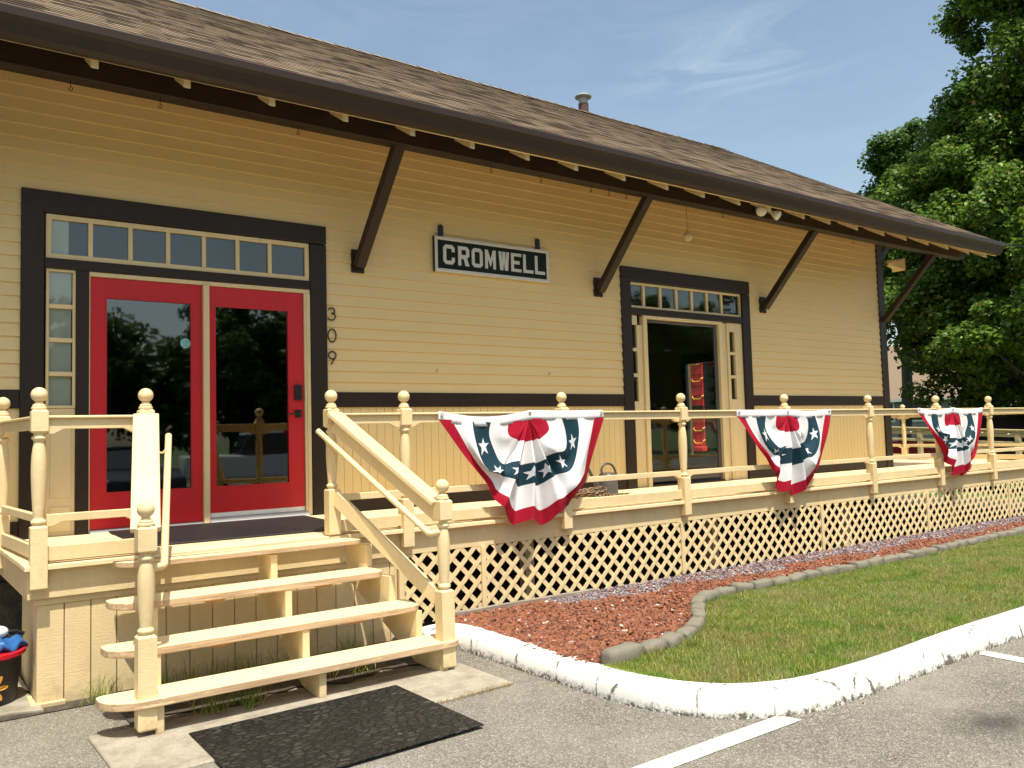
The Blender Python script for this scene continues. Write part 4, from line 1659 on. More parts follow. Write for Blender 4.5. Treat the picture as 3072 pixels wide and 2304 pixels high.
def glyph(ch):
    """block letters in a unit cell (w=.70,h=1), stroke .2, chamfered corners; list of polygons"""
    s, c, W = .19, .15, .72
    if ch == 'C':
        return [[(c, 0), (W - c, 0), (W, c), (W, .36), (W - s, .36), (W - s, s), (s, s), (s, 1 - s), (W - s, 1 - s), (W - s, .64), (W, .64), (W, 1 - c), (W - c, 1), (c, 1), (0, 1 - c), (0, c)]]
    if ch == 'O':
        return [[(c, 0), (W - c, 0), (W, c), (W, .5), (W - s, .5), (W - s, s), (s, s), (s, .5), (0, .5), (0, c)], [(0, .5), (s, .5), (s, 1 - s), (W - s, 1 - s), (W - s, .5), (W, .5), (W, 1 - c), (W - c, 1), (c, 1), (0, 1 - c)]]
    if ch == 'R':
        return [[(0, 0), (s, 0), (s, .36), (.36, .36), (.46, 0), (W, 0), (.56, .40), (W, .50), (W, 1 - c), (W - c, 1), (0, 1)], ]
    if ch == 'M':
        return [[(0, 0), (s * .95, 0), (s * .95, .55), (W / 2, .10), (W - s * .95, .55), (W - s * .95, 0), (W, 0), (W, 1), (W - s, 1), (W / 2, .52), (s, 1), (0, 1)]]
    if ch == 'W':
        return [[(.09, 0), (.30, 0), (W / 2, .50), (W - .30, 0), (W - .09, 0), (W, 1), (W - .19, 1), (W - .235, .42), (.445, 1), (.275, 1), (.235, .42), (.19, 1), (0, 1)]]
    if ch == 'E':
        return [[(0, 0), (W, 0), (W, s * .85), (s, s * .85), (s, .41), (W * .82, .41), (W * .82, .59), (s, .59), (s, 1 - s * .85), (W, 1 - s * .85), (W, 1), (0, 1)]]
    if ch == 'L':
        return [[(0, 0), (W, 0), (W, s * .9), (s, s * .9), (s, 1), (0, 1)]]


xs = [1.281, 1.461, 1.630, 1.799, 1.975, 2.140, 2.303, 2.466]
for ch, x in zip('CROMWELL', xs):
    mb = MB()
    for pl in glyph(ch):
        mb.prism([(x + u * .1385 / .72, 2.459 + v * .204) for u, v in pl], 'y', -.0525, -.0475)
    if ch == 'R':      # the counter of the R
        mb.add([(x + u * .1385 / .72, -.0532, 2.459 + v * .204) for u, v in ((.215, .56), (.50, .56), (.505, .60), (.505, .80), (.47, .82), (.215, .82))], [(0, 1, 2, 3, 4, 5)], 1)
    obj('letter', mb, [SIGNWHITE, SIGNGREEN], SG)


def digit(ch, cx, z0, z1):
    h = z1 - z0
    if ch == '0':
        pts = [(cx + .040 * math.sin(a), z0 + h / 2 + h / 2 * math.cos(a)) for a in np.linspace(0, 2 * math.pi, 28, endpoint=False)]
        cl = True
    elif ch == '3':
        pts = [(cx - .030 + .0, z1 - .022)] + [(cx - .002 + .032 * math.sin(a), z1 - .030 + .030 * math.cos(a)) for a in np.linspace(-.9, 2.7, 12)]
        pts += [(cx - .006, z0 + h * .52)]
        pts += [(cx - .004 + .040 * math.sin(a), z0 + .036 + .036 * math.cos(a)) for a in np.linspace(.35, 4.3, 14)]
        cl = False
    else:
        c = (cx, z1 - .036)
        pts = [(cx - .014, z0), (cx + .020, z0 + h * .40)] + [(c[0] + .037 * math.cos(a), c[1] + .036 * math.sin(a)) for a in np.linspace(-.5, 5.6, 22)]
        cl = False
    return MB().tube([(x, -.024, z) for x, z in pts], .0062, 8, closed=cl)


for ch, z0, z1, lb in (('3', 1.806, 1.922, 'black house number 3, topmost of three digits beside the red doors'), ('0', 1.600, 1.722, 'black house number 0, middle of three digits beside the red doors'), ('9', 1.388, 1.511, 'black house number 9, lowest of three digits beside the red doors')):
    tag(obj('house_number', digit(ch, .062, z0, z1), BLACK, smooth=True), lb, 'house number', 'house numbers on the siding')
for x, lb in ((1.186, 'small screw eye in the siding, below the left end of the sign'), (2.634, 'small screw eye in the siding, below the right end of the sign')):
    pts = [(x, -.005, 1.352), (x, -.03, 1.352)] + [(x, -.042 + .014 * math.cos(a), 1.352 + .014 * math.sin(a)) for a in np.linspace(0.2, 5.6, 12)]
    tag(obj('screw_eye', MB().tube(pts, .003, 6), STEEL, smooth=True), lb, 'screw eye', 'screw eyes in the siding')

FL = thing('floodlight', (5.13, -1.05, 3.3), 'twin bulb floodlight under the eave right of the second door', 'floodlight')
obj('junction_box', MB().box(5.11, 5.23, -1.13, -1.01, 3.30, 3.345).tube([(5.15, -1.06, 3.31), (5.11, -1.10, 3.29), (5.07, -1.13, 3.285)], .02, 10).tube([(5.21, -1.08, 3.31), (5.25, -1.11, 3.285), (5.27, -1.13, 3.28)], .02, 10), paint('lamp_socket', (.16, .14, .11), .5, .1, .1), FL, smooth=True)
for a, d in (((5.085, -1.12, 3.290), (-.75, -.55, -.45)), ((5.265, -1.125, 3.280), (.35, -.75, -.55))):
    obj('bulb', MB().lathe([(.020, 0), (.028, .02), (.050, .055), (.060, .085), (.060, .098), (.048, .112), (.02, .12)], a, 20, 0, axis=d), BULBC, FL, smooth=True)
PB = thing('hanging_bulb', (4.35, -.6, 3.42), 'cream round lamp hanging on a wire above the second door', 'lamp')
obj('wire', MB().tube([(4.34, -.6, 3.85), (4.35, -.6, 3.45), (4.353, -.6, 3.08)], .003, 6), paint('lamp_wire', (.25, .17, .07), .6, .1, .1), PB)
obj('socket', MB().lathe([(.012, .07), (.022, .06), (.022, .03), (.03, .02)][::-1], (4.355, -.6, 3.02), 14), YELLOW, PB, smooth=True)
obj('globe', MB().ball((4.355, -.6, 2.985), .058), paint('aged_globe', (.62, .47, .24), .35, .1, .05), PB, smooth=True)
HS = thing('horn_speaker', (9.72, -.04, 3.3), 'cream horn loudspeaker fixed to the right corner of the building', 'loudspeaker')
hm = MB()
for i, (x, a, b) in enumerate(((9.74, .045, .045), (9.84, .05, .05), (9.92, .075, .07), (10.0, .115, .10))):
    hm.v += [(x, -.06 - a, 3.29 - b), (x, -.06 + a, 3.29 - b), (x, -.06 + a, 3.29 + b), (x, -.06 - a, 3.29 + b)]
for i in range(3):
    for k in range(4):
        k2 = (k + 1) % 4
        hm.f.append((i * 4 + k, i * 4 + k2, i * 4 + 4 + k2, i * 4 + 4 + k)); hm.mi.append(0)
hm.f += [(3, 2, 1, 0)]; hm.mi += [0]
hm.f = [f[::-1] for f in hm.f]
hornm = paint('aged_cream_horn', (.66, .50, .25), .5, .12, .2)
obj('horn', hm, hornm, HS, bevel=.006)
obj('driver', MB().ball((9.72, -.06, 3.30), .058, sc=(1.1, 1, 1)), hornm, HS, smooth=True)
obj('mount', MB().tube([(9.57, -.03, 3.28), (9.64, -.05, 3.27), (9.72, -.06, 3.27)], .014, 8), RUST, HS, smooth=True)


# ------------------------------------------------------------------ buntings
def bunting(label, loc, W, hang, seed, rz=0.0, squash=0.0, shift=0.0, sag=(.03, .0), name='fan_bunting'):
    """half-round pleated fan; local x along the rail, -y outwards, z down from the rail top"""
    r_ = np.random.default_rng(seed)
    half = W / 2
    tape = .068
    t = thing(name, loc, label, 'bunting', 'fan buntings on the porch railing', rz)
    ph = r_.uniform(0, 6.28, 8)
    cxf = .03 + shift * .3      # gather point

    def topz(x):      # sag of the header between its three grommets
        u = x / half
        if u < cxf:
            k = (u + 1) / (1 + cxf)
            return -sag[0] * math.sin(math.pi * min(max(k, 0), 1))
        k = (u - cxf) / (1 - cxf)
        return -sag[1] * math.sin(math.pi * min(max(k, 0), 1))

    def pos(th, rho):
        """th 0..pi (left to right), rho 0..1"""
        c, s = math.cos(th), math.sin(th)
        mid = math.sin(2 * min(th, math.pi - th)) ** 2       # 1 at 45 degrees
        # the gathered cloth hangs in nearly straight lines from its corners to a blunt bottom
        ac = abs(c)
        ro = 1.0 / (ac + (.74 if c > 0 else .36) * s) if s > 0 else 1.0
        
        ro = min(ro, 1.0)
        q = rho if rho < .6 else .6 + (rho - .6) / .4 * (max(ro, .62) - .6)
        tq = min(th, math.pi - th)
        if tq < math.pi / 3:
            q *= 1 + .36 * math.sin(3 * tq) * max(0, 1 - rho / .85)
        x = -c * q * half
        z = -s * q * hang
        sq = squash * (s * rho) ** 1.2
        x = x * (1 - sq) + shift * half * (s * rho)
        # accordion pleats in the middle, slack folds at the sides
        cen = math.exp(-((th - math.pi / 2) / .62) ** 4)
        pl2 = abs(((th * 5.2 + ph[2]) % 2) - 1) * 2 - 1
        pl = math.sin(th * 27 + ph[0])
        amp = min(1, rho * 2.4) * (1 - .35 * max(0, rho - .6))
        y = -.020 - .045 * s * rho ** .8 + cen * (.078 * pl2 + .010 * pl) * amp
        side = (1 - cen) * s
        fs = math.sin(rho * 13 + th * 2.2 + ph[1])
        y += side * (.055 * fs + .014 * math.sin(rho * 23 - th * 6 + ph[3])) * min(1, rho * 2)
        y -= .07 * mid * max(0, rho - .2) * math.sin(math.pi * min(1, (rho - .2) / .8))
        z -= .050 * cen * pl2 * rho * .7
        x += .020 * cen * pl2 * rho
        win = max(0, 1 - ((rho - .5) / .38) ** 2)      # only the inner bands wander; the hem stays
        z += side * win * (.046 * math.sin(rho * 10 + ph[4] + th * 7) - .012)
        x += side * win * (.040 * math.sin(rho * 9 + ph[5] + th * 4)) * (1 if c > 0 else -1)
        y += .022 * (max(0, rho - .87) / .13) * mid
        z += .012 * math.sin(th * 9 + ph[7]) * rho ** 4 * s
        zz = topz(x) * (1 - rho) - tape + z
        return (x + cxf * half * (1 - rho) * s * .6, min(y, -.006), zz)

    bands = [(0, .215, 1), (.215, .43, 0), (.43, .635, 2), (.635, .865, 0), (.865, 1.0, 1)]
    NT = 150
    mb = MB()
    for r0, r1, mi in bands:
        m = max(6, int((r1 - r0) * 50))
        o = len(mb.v)
        for i in range(m + 1):
            rho = r0 + (r1 - r0) * i / m
            for j in range(NT + 1):
                mb.v.append(pos(math.pi * j / NT, max(rho, .004)))
        for i in range(m):
            for j in range(NT):
                mb.f.append((o + i * (NT + 1) + j, o + i * (NT + 1) + j + 1, o + (i + 1) * (NT + 1) + j + 1, o + (i + 1) * (NT + 1) + j))
                mb.mi.append(mi)
    # stars sewn on the blue band
    for th0 in (.40, .80, 1.17, 1.52, 1.88, 2.30, 2.74):
        rc = .532
        R1, R2 = .072, .029
        N = 40
        ring = []
        ang = [math.pi / 2 + k * 2 * math.pi / 10 for k in range(10)]
        rr = [R1 if k % 2 == 0 else R2 for k in range(10)]
        pts2 = [(R * math.cos(a), R * math.sin(a)) for R, a in zip(rr, ang)]
        outline = []
        for k in range(10):
            p, q = pts2[k], pts2[(k + 1) % 10]
            for e in range(4):
                outline.append((p[0] + (q[0] - p[0]) * e / 4, p[1] + (q[1] - p[1]) * e / 4))
        o = len(mb.v)
        rings = [1.0, .66, .33]
        for rg in rings:
            for (a, b) in outline:
                dth = -(-a * rg) / max(.2, rc) * .92
                P = pos(th0 + dth, rc - b * rg)
                mb.v.append((P[0], P[1] - .0035, P[2]))
        P = pos(th0, rc)
        mb.v.append((P[0], P[1] - .0035, P[2]))
        nn = len(outline)
        for g in range(2):
            for k in range(nn):
                k2 = (k + 1) % nn
                mb.f.append((o + g * nn + k, o + g * nn + k2, o + (g + 1) * nn + k2, o + (g + 1) * nn + k))
                mb.mi.append(3)
        for k in range(nn):
            mb.f.append((o + 2 * nn + k, o + 2 * nn + (k + 1) % nn, o + 3 * nn))
            mb.mi.append(3)
    cl = obj('fan_cloth', mb, [M['bunting_white'], M['bunting_red'], M['bunting_blue'], M['bunting_star']], t, smooth='all', loc=loc)
    cl.location = (0, 0, 0)
    # header tape
    mb = MB()
    n = 60
    for j in range(n + 1):
        x = -half + W * j / n
        u = x / half
        z1 = topz(x) + (.0 if abs(u) < .98 else -.004)
        y = -.012 - .006 * math.sin(u * 7 + ph[6]) ** 2 - .006 * math.sin(u * 23 + ph[1])
        for zz, yy in ((z1, y + .002), (z1 - .02, y), (z1 - .05, y - .001), (z1 - tape - .010, y - .003)):
            mb.v.append((x, yy - .004, zz))
    for j in range(n):
        for k in range(3):
            mb.f.append((j * 4 + k, j * 4 + k + 1, (j + 1) * 4 + k + 1, (j + 1) * 4 + k))
            mb.mi.append(0)
    h = obj('header_tape', mb, M['bunting_white'], t, smooth='all', loc=loc)
    h.location = (0, 0, 0)
    sol = h.modifiers.new('thick', 'SOLIDIFY')
    sol.thickness = .002
    for u in (-.965, cxf, .965):
        x = u * half
        g = MB().tube([(x + .011 * math.cos(a), -.024, topz(x) - .024 + .011 * math.sin(a)) for a in np.linspace(0, 2 * math.pi, 14, endpoint=False)], .0035, 6, closed=True)
        go = obj('grommet', g, paint('brass_grommet', (.35, .25, .10), .35, .1, .0) if 'brass_grommet' not in MATS else MATS['brass_grommet'], t, smooth=True, loc=loc)
        go.location = (0, 0, 0)
    return t


FY = DY - .048
bunting('red white and blue fan bunting nearest the stairs, left of the second door', (1.060, FY, .886), 1.715, .868, 3, squash=.08, sag=(.050, .006))
bunting('red white and blue fan bunting in the middle, right of the second door', (4.560, FY, .876), 1.622, .84, 11, squash=.16, shift=.02, sag=(.004, .02))
bunting('narrow windblown fan bunting near the right corner of the building', (8.115, FY, .885), 1.690, .83, 23, squash=.26, shift=.05, sag=(.035, .03))
bunting('fan bunting on the far end railing, half hidden behind the building corner', (END - .075, 2.30, .876), 1.55, .80, 31, rz=rad(-90), squash=.2, sag=(.02, .02))

# ------------------------------------------------------------------ loose things on the porch and by the stairs
WC = thing('watering_can', (3.11, -.42, 0.0), 'dark grey plastic watering can standing by the second door', 'watering can')
obj('body', MB().lathe([(.105, .004), (.112, .012), (.108, .10), (.098, .205), (.088, .222), (.075, .232), (.060, .236)], (3.11, -.42, 0), 26), PLASTICGREY, WC, smooth=True)
hp = [(3.03, -.42, .222), (3.02, -.42, .27), (3.05, -.42, .318), (3.11, -.42, .335), (3.18, -.42, .315), (3.225, -.42, .25), (3.235, -.42, .18), (3.215, -.42, .115)]
hp = [(p.x, -.42, p.y) for p in smooth_path([(a, c) for a, b, c in hp], .02)]
obj('handle', MB().tube(hp, .013, 10), PLASTICGREY, WC, smooth=True)
obj('spout', MB().tube([(3.02, -.42, .05), (2.96, -.42, .09), (2.89, -.42, .19), (2.83, -.42, .30), (2.81, -.42, .325)], [.030, .026, .020, .015, .024], 12), PLASTICGREY, WC, smooth=True)


def rope():
    pts = []
    for k in range(520):
        a = k * .145
        lay = k / 520
        rx = .20 + .05 * math.sin(k * .037) - .05 * lay
        ry = .12 + .03 * math.sin(k * .051 + 1)
        z = .012 + .085 * lay * (0.55 + .45 * math.sin(a * .5 + k * .011)) + .010 * (1 + math.sin(k * .23))
        pts.append((2.66 + rx * math.cos(a) + .05 * math.sin(k * .017), -.60 + ry * math.sin(a), z))
    for k in range(26):
        pts.append((2.86 + .014 * k, -.64 + .02 * math.sin(k * .5), .012))
    mb = MB()
    n = 8
    mb.tube(pts, .0095, n, caps=False)
    uv = []
    m = len(pts)
    for i in range(m - 1):
        for k in range(n):
            uv += [(i * .9, k), (i * .9, k + 1), (i * .9 + .9, k + 1), (i * .9 + .9, k)]
    mb.uv = [(a * .8 + .01, b * .5 + .01) for a, b in uv]
    tag(obj('rope_coil', mb, M['braided_rope'], smooth='all'), 'coiled brown and beige braided rope on the deck by the watering can', 'rope')


rope()
tag(obj('door_mat', MB().prism([(-1.86, -1.30), (-.52, -1.36), (-.30, -1.20), (-.26, -.10), (-1.86, -.075)], 'z', .004, .014), M['door_mat_rubber'], bevel=.004), 'large black rubber mat on the deck before the red doors', 'door mat')
tag(obj('rubber_mat', MB().prism([(-1.915, -2.69), (-.690, -2.655), (-.655, -3.575), (-1.90, -3.62)], 'z', GZ + .0165, GZ + .024), M['rubber_mat'], bevel=.002), 'dusty black rubber mat with raised pattern on the ground before the stairs', 'mat')

PT = thing('plant_pot', (-2.735, -1.36, GZ + .022), 'black plastic pot with red rim and orange flower print by the porch corner', 'pot')
pc = (-2.735, -1.36, GZ + .022)
obj('body', MB().lathe([(.150, .0), (.156, .01), (.182, .27), (.190, .285)], pc, 32), POTBLACK, PT, smooth=True)
obj('rim', MB().lathe([(.190, .268), (.204, .278), (.206, .300), (.196, .306), (.18, .30)], pc, 32), REDP, PT, smooth=True)
mb = MB()
for k in range(6):
    a = k * math.pi / 3
    for s_ in (0,):
        cx, cz = -2.70 + .035 * math.cos(a), GZ + .13 + .05 * math.sin(a)
        pl = [(cx + .034 * math.cos(a) * c - .014 * math.sin(a) * s, cz + .034 * math.sin(a) * c + .014 * math.cos(a) * s) for c, s in [(math.cos(b), math.sin(b)) for b in np.linspace(0, 6.28, 10, endpoint=False)]]
        mb.add([(x, pc[1] - math.sqrt(max(0, (.150 + .12 * (z - pc[2])) ** 2 - (x - pc[0]) ** 2)) - .006, z) for x, z in pl], [tuple(range(9, -1, -1))])
tag(obj('flower_print', mb, ORANGEP, PT), 'orange flower printed on the black pot')
bag = MB().ball((-2.69, -1.37, GZ + .345), .14, n=40, m=24, sc=(1.15, .9, .36))
bag.v = [(x + .010 * math.sin(43 * y + 31 * z), y + .010 * math.sin(51 * x + 37 * z), z + .012 * math.sin(47 * x + 29 * y) + .008 * math.sin(83 * x - 61 * y)) for x, y, z in bag.v]
tag(obj('plastic_bag', bag, BLUEP, smooth='all'), 'crumpled shiny blue plastic bag on top of the black pot', 'bag')
tag(obj('toy_bucket', MB().lathe([(.055, 0), (.075, .085), (.082, .09), (.078, .10), (.07, .092)], (-2.775, -1.33, GZ + .375), 22), PINKP, smooth=True), 'pink red toy bucket on the blue bag at the left edge', 'bucket')
tb = thing('spray_nozzle', (-2.66, -1.36, GZ + .45), 'white and black hose nozzle on top of the black pot', 'nozzle')
obj('head', MB().ball((-2.68, -1.36, GZ + .425), .048, sc=(1.2, .9, .8)), WHITEP, tb, smooth=True)
obj('grip', MB().tube([(-2.64, -1.36, GZ + .425), (-2.58, -1.36, GZ + .42), (-2.545, -1.36, GZ + .40), (-2.555, -1.36, GZ + .385), (-2.60, -1.36, GZ + .39), (-2.74, -1.38, GZ + .385)], .012, 8), BLACK, tb, smooth=True)


# ------------------------------------------------------------------ trees
def limb(mb, p0, p1, r0, r1, n=8, bend=.06):
    p0, p1 = Vector(p0), Vector(p1)
    L = (p1 - p0).length
    pts, rs = [], []
    for k in range(n + 1):
        t = k / n
        o = Vector((random.uniform(-1, 1), random.uniform(-1, 1), random.uniform(-.4, .4))) * (bend * L * math.sin(math.pi * t) * .5)
        pts.append(p0.lerp(p1, t) + o)
        rs.append(r0 + (r1 - r0) * t)
    mb.tube(pts, rs, 8)
    return pts


def leaf_mesh(name, cl, n_per, size, mat, parent):
    """cl: (m,4) clump centres + radius; leaf-sized folded quads through each clump"""
    m = len(cl)
    n = m * n_per
    c = np.repeat(cl[:, :3], n_per, 0)
    r = np.repeat(cl[:, 3], n_per)
    d = rng.normal(0, 1, (n, 3))
    d /= np.linalg.norm(d, axis=1, keepdims=True)
    rad_ = r * rng.random(n) ** .45
    P = c + d * rad_[:, None] * np.array([1, 1, .72])
    # leaf frame: normals lean up and outwards
    nr = d * .55 + rng.normal(0, .55, (n, 3)) + np.array([0, 0, .75])
    nr /= np.linalg.norm(nr, axis=1, keepdims=True)
    a = rng.normal(0, 1, (n, 3)) + np.array([0, 0, -.5])
    u = a - nr * (a * nr).sum(1, keepdims=True)
    u /= np.linalg.norm(u, axis=1, keepdims=True)
    w = np.cross(nr, u)
    s = size * rng.uniform(.6, 1.25, n)[:, None]
    f = .16
    b0 = P - u * s * .5
    l0 = P - w * s * .46 + nr * s * f
    tp = P + u * s * .58 - nr * s * .12
    r0 = P + w * s * .46 + nr * s * f
    V = np.stack([b0, r0, tp, l0], 1).reshape(-1, 3)
    o = (np.arange(n) * 4)[:, None]
    T = np.concatenate([o + np.array([[0, 1, 2]]), o + np.array([[0, 2, 3]])], 1).reshape(-1, 3)
    return np_mesh(name, V, T, mat, parent)


def tree(label, base, H, crown, n_clumps, n_per, size, mat, tr=.3, seed=1, crad=(.6, 1.2), extra=(), hollow=.35, group=None, branches=14, name='maple_tree'):
    """crown: list of ellipsoids (cx,cy,cz,rx,ry,rz) in world space"""
    global rng
    rng = np.random.default_rng(seed)
    random.seed(seed)
    t = thing(name, base, label, 'tree', group)
    cls = []
    vol = np.array([c[3] * c[4] * c[5] for c in crown]) ** .75
    pick = rng.choice(len(crown), n_clumps, p=vol / vol.sum())
    for k in pick:
        c = crown[k]
        d = rng.normal(0, 1, 3)
        d /= np.linalg.norm(d)
        q = (hollow + (1 - hollow) * rng.random()) ** .7
        cls.append([c[0] + d[0] * c[3] * q, c[1] + d[1] * c[4] * q, c[2] + d[2] * c[5] * q, rng.uniform(*crad)])
    cls += [list(e) for e in extra]
    cls = np.array(cls)
    leaf_mesh('crown', cls, n_per, size, mat, t)
    mb = MB()
    top = Vector((np.mean(cls[:, 0]), np.mean(cls[:, 1]), base[2] + H * .8))
    pts = limb(mb, base, top, tr, tr * .25, 12, .03)
    obj('trunk', mb, M['bark'], t, smooth='all')
    mb = MB()
    for k in rng.choice(len(cls), min(branches, len(cls)), replace=False):
        e = Vector(cls[k][:3])
        j = min(len(pts) - 2, max(2, int((e.z - base[2]) / H * 9)))
        limb(mb, pts[j], e, tr * .28, .02, 6, .12)
    obj('limb', mb, M['bark'], t, smooth='all')
    return t


BG = GZ - .03
tree('tall maple filling the right edge beyond the building corner, sunlit light green', (26.0, 3.6, BG), 17.5,
     [(26.0, 3.4, 13.8, 2.6, 2.9, 4.2), (25.6, 4.6, 8.8, 2.8, 4.0, 3.2), (25.2, 7.0, 5.2, 2.0, 2.6, 2.6), (25.0, 4.0, 4.6, 2.4, 3.6, 2.6), (26.0, 6.9, 10.0, 1.0, 1.1, 1.4), (26, .5, 9, 3, 3, 6), (26.2, 5.0, 2.6, 1.8, 4.2, 1.7), (22.0, 3.5, 3.5, .9, 1.5, 1.0), (22.6, 1.9, 5.6, 1.1, 1.7, 1.1), (22.0, 4.9, 2.9, .6, .8, .7), (22.8, 4.6, 7.2, 1.0, 1.4, .9), (26.0, 3.6, 11.0, 2.2, 2.6, 2.2), (26.0, 3.0, 15.0, 2.2, 2.4, 2.6)],
     680, 400, .15, M['maple_leaves'], .34, 5, (.36, .9), branches=26)
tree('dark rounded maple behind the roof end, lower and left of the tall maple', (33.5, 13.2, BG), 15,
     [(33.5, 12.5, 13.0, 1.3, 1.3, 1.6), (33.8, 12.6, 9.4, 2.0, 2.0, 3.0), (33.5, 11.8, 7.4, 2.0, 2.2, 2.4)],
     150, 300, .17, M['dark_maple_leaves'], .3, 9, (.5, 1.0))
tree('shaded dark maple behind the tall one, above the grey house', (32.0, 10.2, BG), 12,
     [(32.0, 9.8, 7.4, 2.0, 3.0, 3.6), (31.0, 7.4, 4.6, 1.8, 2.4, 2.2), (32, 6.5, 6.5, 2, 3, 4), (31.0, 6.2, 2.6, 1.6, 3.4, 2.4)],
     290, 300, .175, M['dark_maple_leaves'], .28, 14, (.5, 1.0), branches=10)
# trees across the car park behind the photographer: seen mirrored in the door glass
rt = random.Random(4)
ORD = ['first', 'second', 'third', 'fourth', 'fifth', 'sixth', 'seventh', 'eighth', 'ninth', 'tenth', 'eleventh', 'twelfth', 'thirteenth', 'fourteenth', 'fifteenth', 'sixteenth']
for i in range(16):
    x = -16 + 5.0 * i + rt.uniform(-.8, .8)
    y = -36 + rt.uniform(-1.5, 1.5)
    h = {4: 8.9, 5: 8.7, 6: 8.5}.get(i, 7.6 if i < 4 else (9.4 if i < 10 else 12.2)) + rt.uniform(-.3, .5)
    tree('broad leafy tree across the car park, %s from the left in the dark door reflections' % ORD[i], (x, y, BG), h,
         [(x, y, h * .52, 3.0, 2.4, h * .42), (x + 2.4, y + .8, h * .34, 2.8, 2.0, h * .30), (x - 1.5, y, h * .3, 2.6, 2.0, h * .28)], 95, 150, .34, M['dark_maple_leaves'], .25, 40 + i, (.7, 1.3), group='trees across the car park', branches=5, name='roadside_tree', hollow=.1)
rng = np.random.default_rng(77)
random.seed(77)


# ------------------------------------------------------------------ houses, fences and ramp beyond the porch
def house(label, x, y0, y1, zw, zr, wall, roofm, wins, depth=8.0, overhang=.35):
    """faces the camera with its long side at x; windows: (y0,y1,z0,z1)"""
    t = thing('house', (x, (y0 + y1) / 2, BG), label, 'house')
    obj('wall', MB().box(x, x + depth, y0, y1, BG, zw), wall, t)
    xm = x + depth / 2
    pr = [(x - overhang, zw - .10), (xm, zr), (x + depth + overhang, zw - .10), (x + depth + overhang, zw - .22), (xm, zr - .14), (x - overhang, zw - .22)]
    obj('roof', MB().prism([(a, b) for a, b in pr], 'y', y0 - .3, y1 + .3), roofm, t)
    mb = MB().prism([(x, zw - .1), (x + depth, zw - .1), (xm, zr - .2)], 'y', y0 + .01, y0 + .1)
    mb.prism([(x, zw - .1), (x + depth, zw - .1), (xm, zr - .2)], 'y', y1 - .1, y1 - .01)
    obj('gable', mb, wall, t)
    obj('eave_trim', MB().box(x - overhang - .06, x - overhang, y0 - .3, y1 + .3, zw - .26, zw - .10), WHITEP, t)
    for (a, b, c, d) in wins:
        fm = MB().box(x - .05, x + .01, a, b, c, c + .09).box(x - .05, x + .01, a, b, d - .09, d).box(x - .05, x + .01, a, a + .09, c + .09, d - .09).box(x - .05, x + .01, b - .09, b, c + .09, d - .09).box(x - .045, x + .01, a + .09, b - .09, (c + d) / 2 - .03, (c + d) / 2 + .03)
        w = obj('window', fm, WHITEP, t)
        obj('pane', MB().box(x - .012, x - .006, a + .09, b - .09, c + .09, d - .09), M['car_glass'], w)
    return t


house('grey sided house with brown roof and white windows past the building corner', 40.0, 11.5, 22.0, 2.10, 5.3, M['house_grey_siding'], M['house_brown_roof'], [(17.15, 18.2, .75, 1.9), (15.3, 16.35, .75, 1.9), (13.2, 14.2, .75, 1.9)])
# tan house with grey gable roof seen through gaps of the maple
t = thing('house', (44, 10.5, BG), 'tan house with grey gable roof and white rake trim behind the maple', 'house')
obj('wall', MB().box(44, 50, 8.0, 13.8, BG, 2.65), M['house_tan_wall'], t)
obj('gable', MB().prism([(8.0, 2.65), (13.8, 2.65), (10.9, 5.2)], 'x', 44.0, 44.12), M['house_grey_roof'], t)
obj('roof', MB().prism([(7.6, 2.45), (10.9, 5.35), (14.2, 2.45), (14.2, 2.30), (10.9, 5.15), (7.6, 2.30)], 'x', 43.6, 50.3), M['house_grey_roof'], t)
obj('rake_trim', MB().prism([(7.55, 2.35), (10.9, 5.30), (14.25, 2.35), (14.25, 2.15), (10.9, 5.08), (7.55, 2.15)], 'x', 43.52, 43.6), WHITEP, t)
FN = thing('board_fence', (30, 4, BG), 'dark weathered vertical board fence under the trees', 'fence')
mb = MB()
y = -14.0
while y < 9.6:
    w = random.uniform(.13, .15)
    mb.box(30 + random.uniform(-.01, .01), 30.03, y, y + w, BG + .05, 1.12 + random.uniform(-.02, .02))
    y += w + .008
obj('boards', mb, M['weathered_fence_boards'], FN)
obj('fence_rail', MB().box(30.03, 30.08, -14, 9.6, .7, .79).box(30.03, 30.08, -14, 9.6, -.5, -.41), M['weathered_fence_boards'], FN)

RP = thing('ramp_railing', (16.5, 2, BG), 'cream wooden ramp railing strung with small lamps beyond the porch', 'railing')
rp0, rp1 = Vector((16.4, 5.6, .66)), Vector((16.4, -6.5, .12))


def rpt(f, dz, dx=0):
    p = rp0.lerp(rp1, f)
    return (p.x + dx, p.y, p.z + dz)


obj('top_rail', MB().beam(rpt(0, -.07), rpt(1, -.07), .04, .14), CREAM, RP, bevel=.004)
obj('cap', MB().beam(rpt(0, .015), rpt(1, .015), .12, .03), CREAM, RP, bevel=.004)
obj('lower_rail', MB().beam(rpt(0, -.27), rpt(1, -.27), .08, .06), CREAM, RP, bevel=.004)
obj('lower_rail', MB().beam(rpt(0, -.42), rpt(1, -.42), .08, .06), CREAM, RP, bevel=.004)
obj('ramp_floor', MB().beam(rpt(0, -.75, .5), rpt(1, -.75, .5), 1.2, .06), DECK, RP)
for f in (0.02, .2, .38, .56, .74, .92):
    p = rpt(f, 0)
    obj('post', MB().box(p[0] - .05, p[0] + .05, p[1] - .05, p[1] + .05, BG, p[2] + (.02 if f > .1 else .1)), CREAM_W, RP, bevel=.006)
wp = []
for k in range(160):
    f = .12 + .8 * k / 159
    p = rpt(f, .035)
    wp.append((p[0] - .07, p[1], p[2] - .05 - .05 * abs(math.sin(k * .31))))
ls = tag(obj('light_string', MB().tube(wp, .006, 6), BLACK), 'dark string of small lamps draped along the ramp railing', 'string lights')
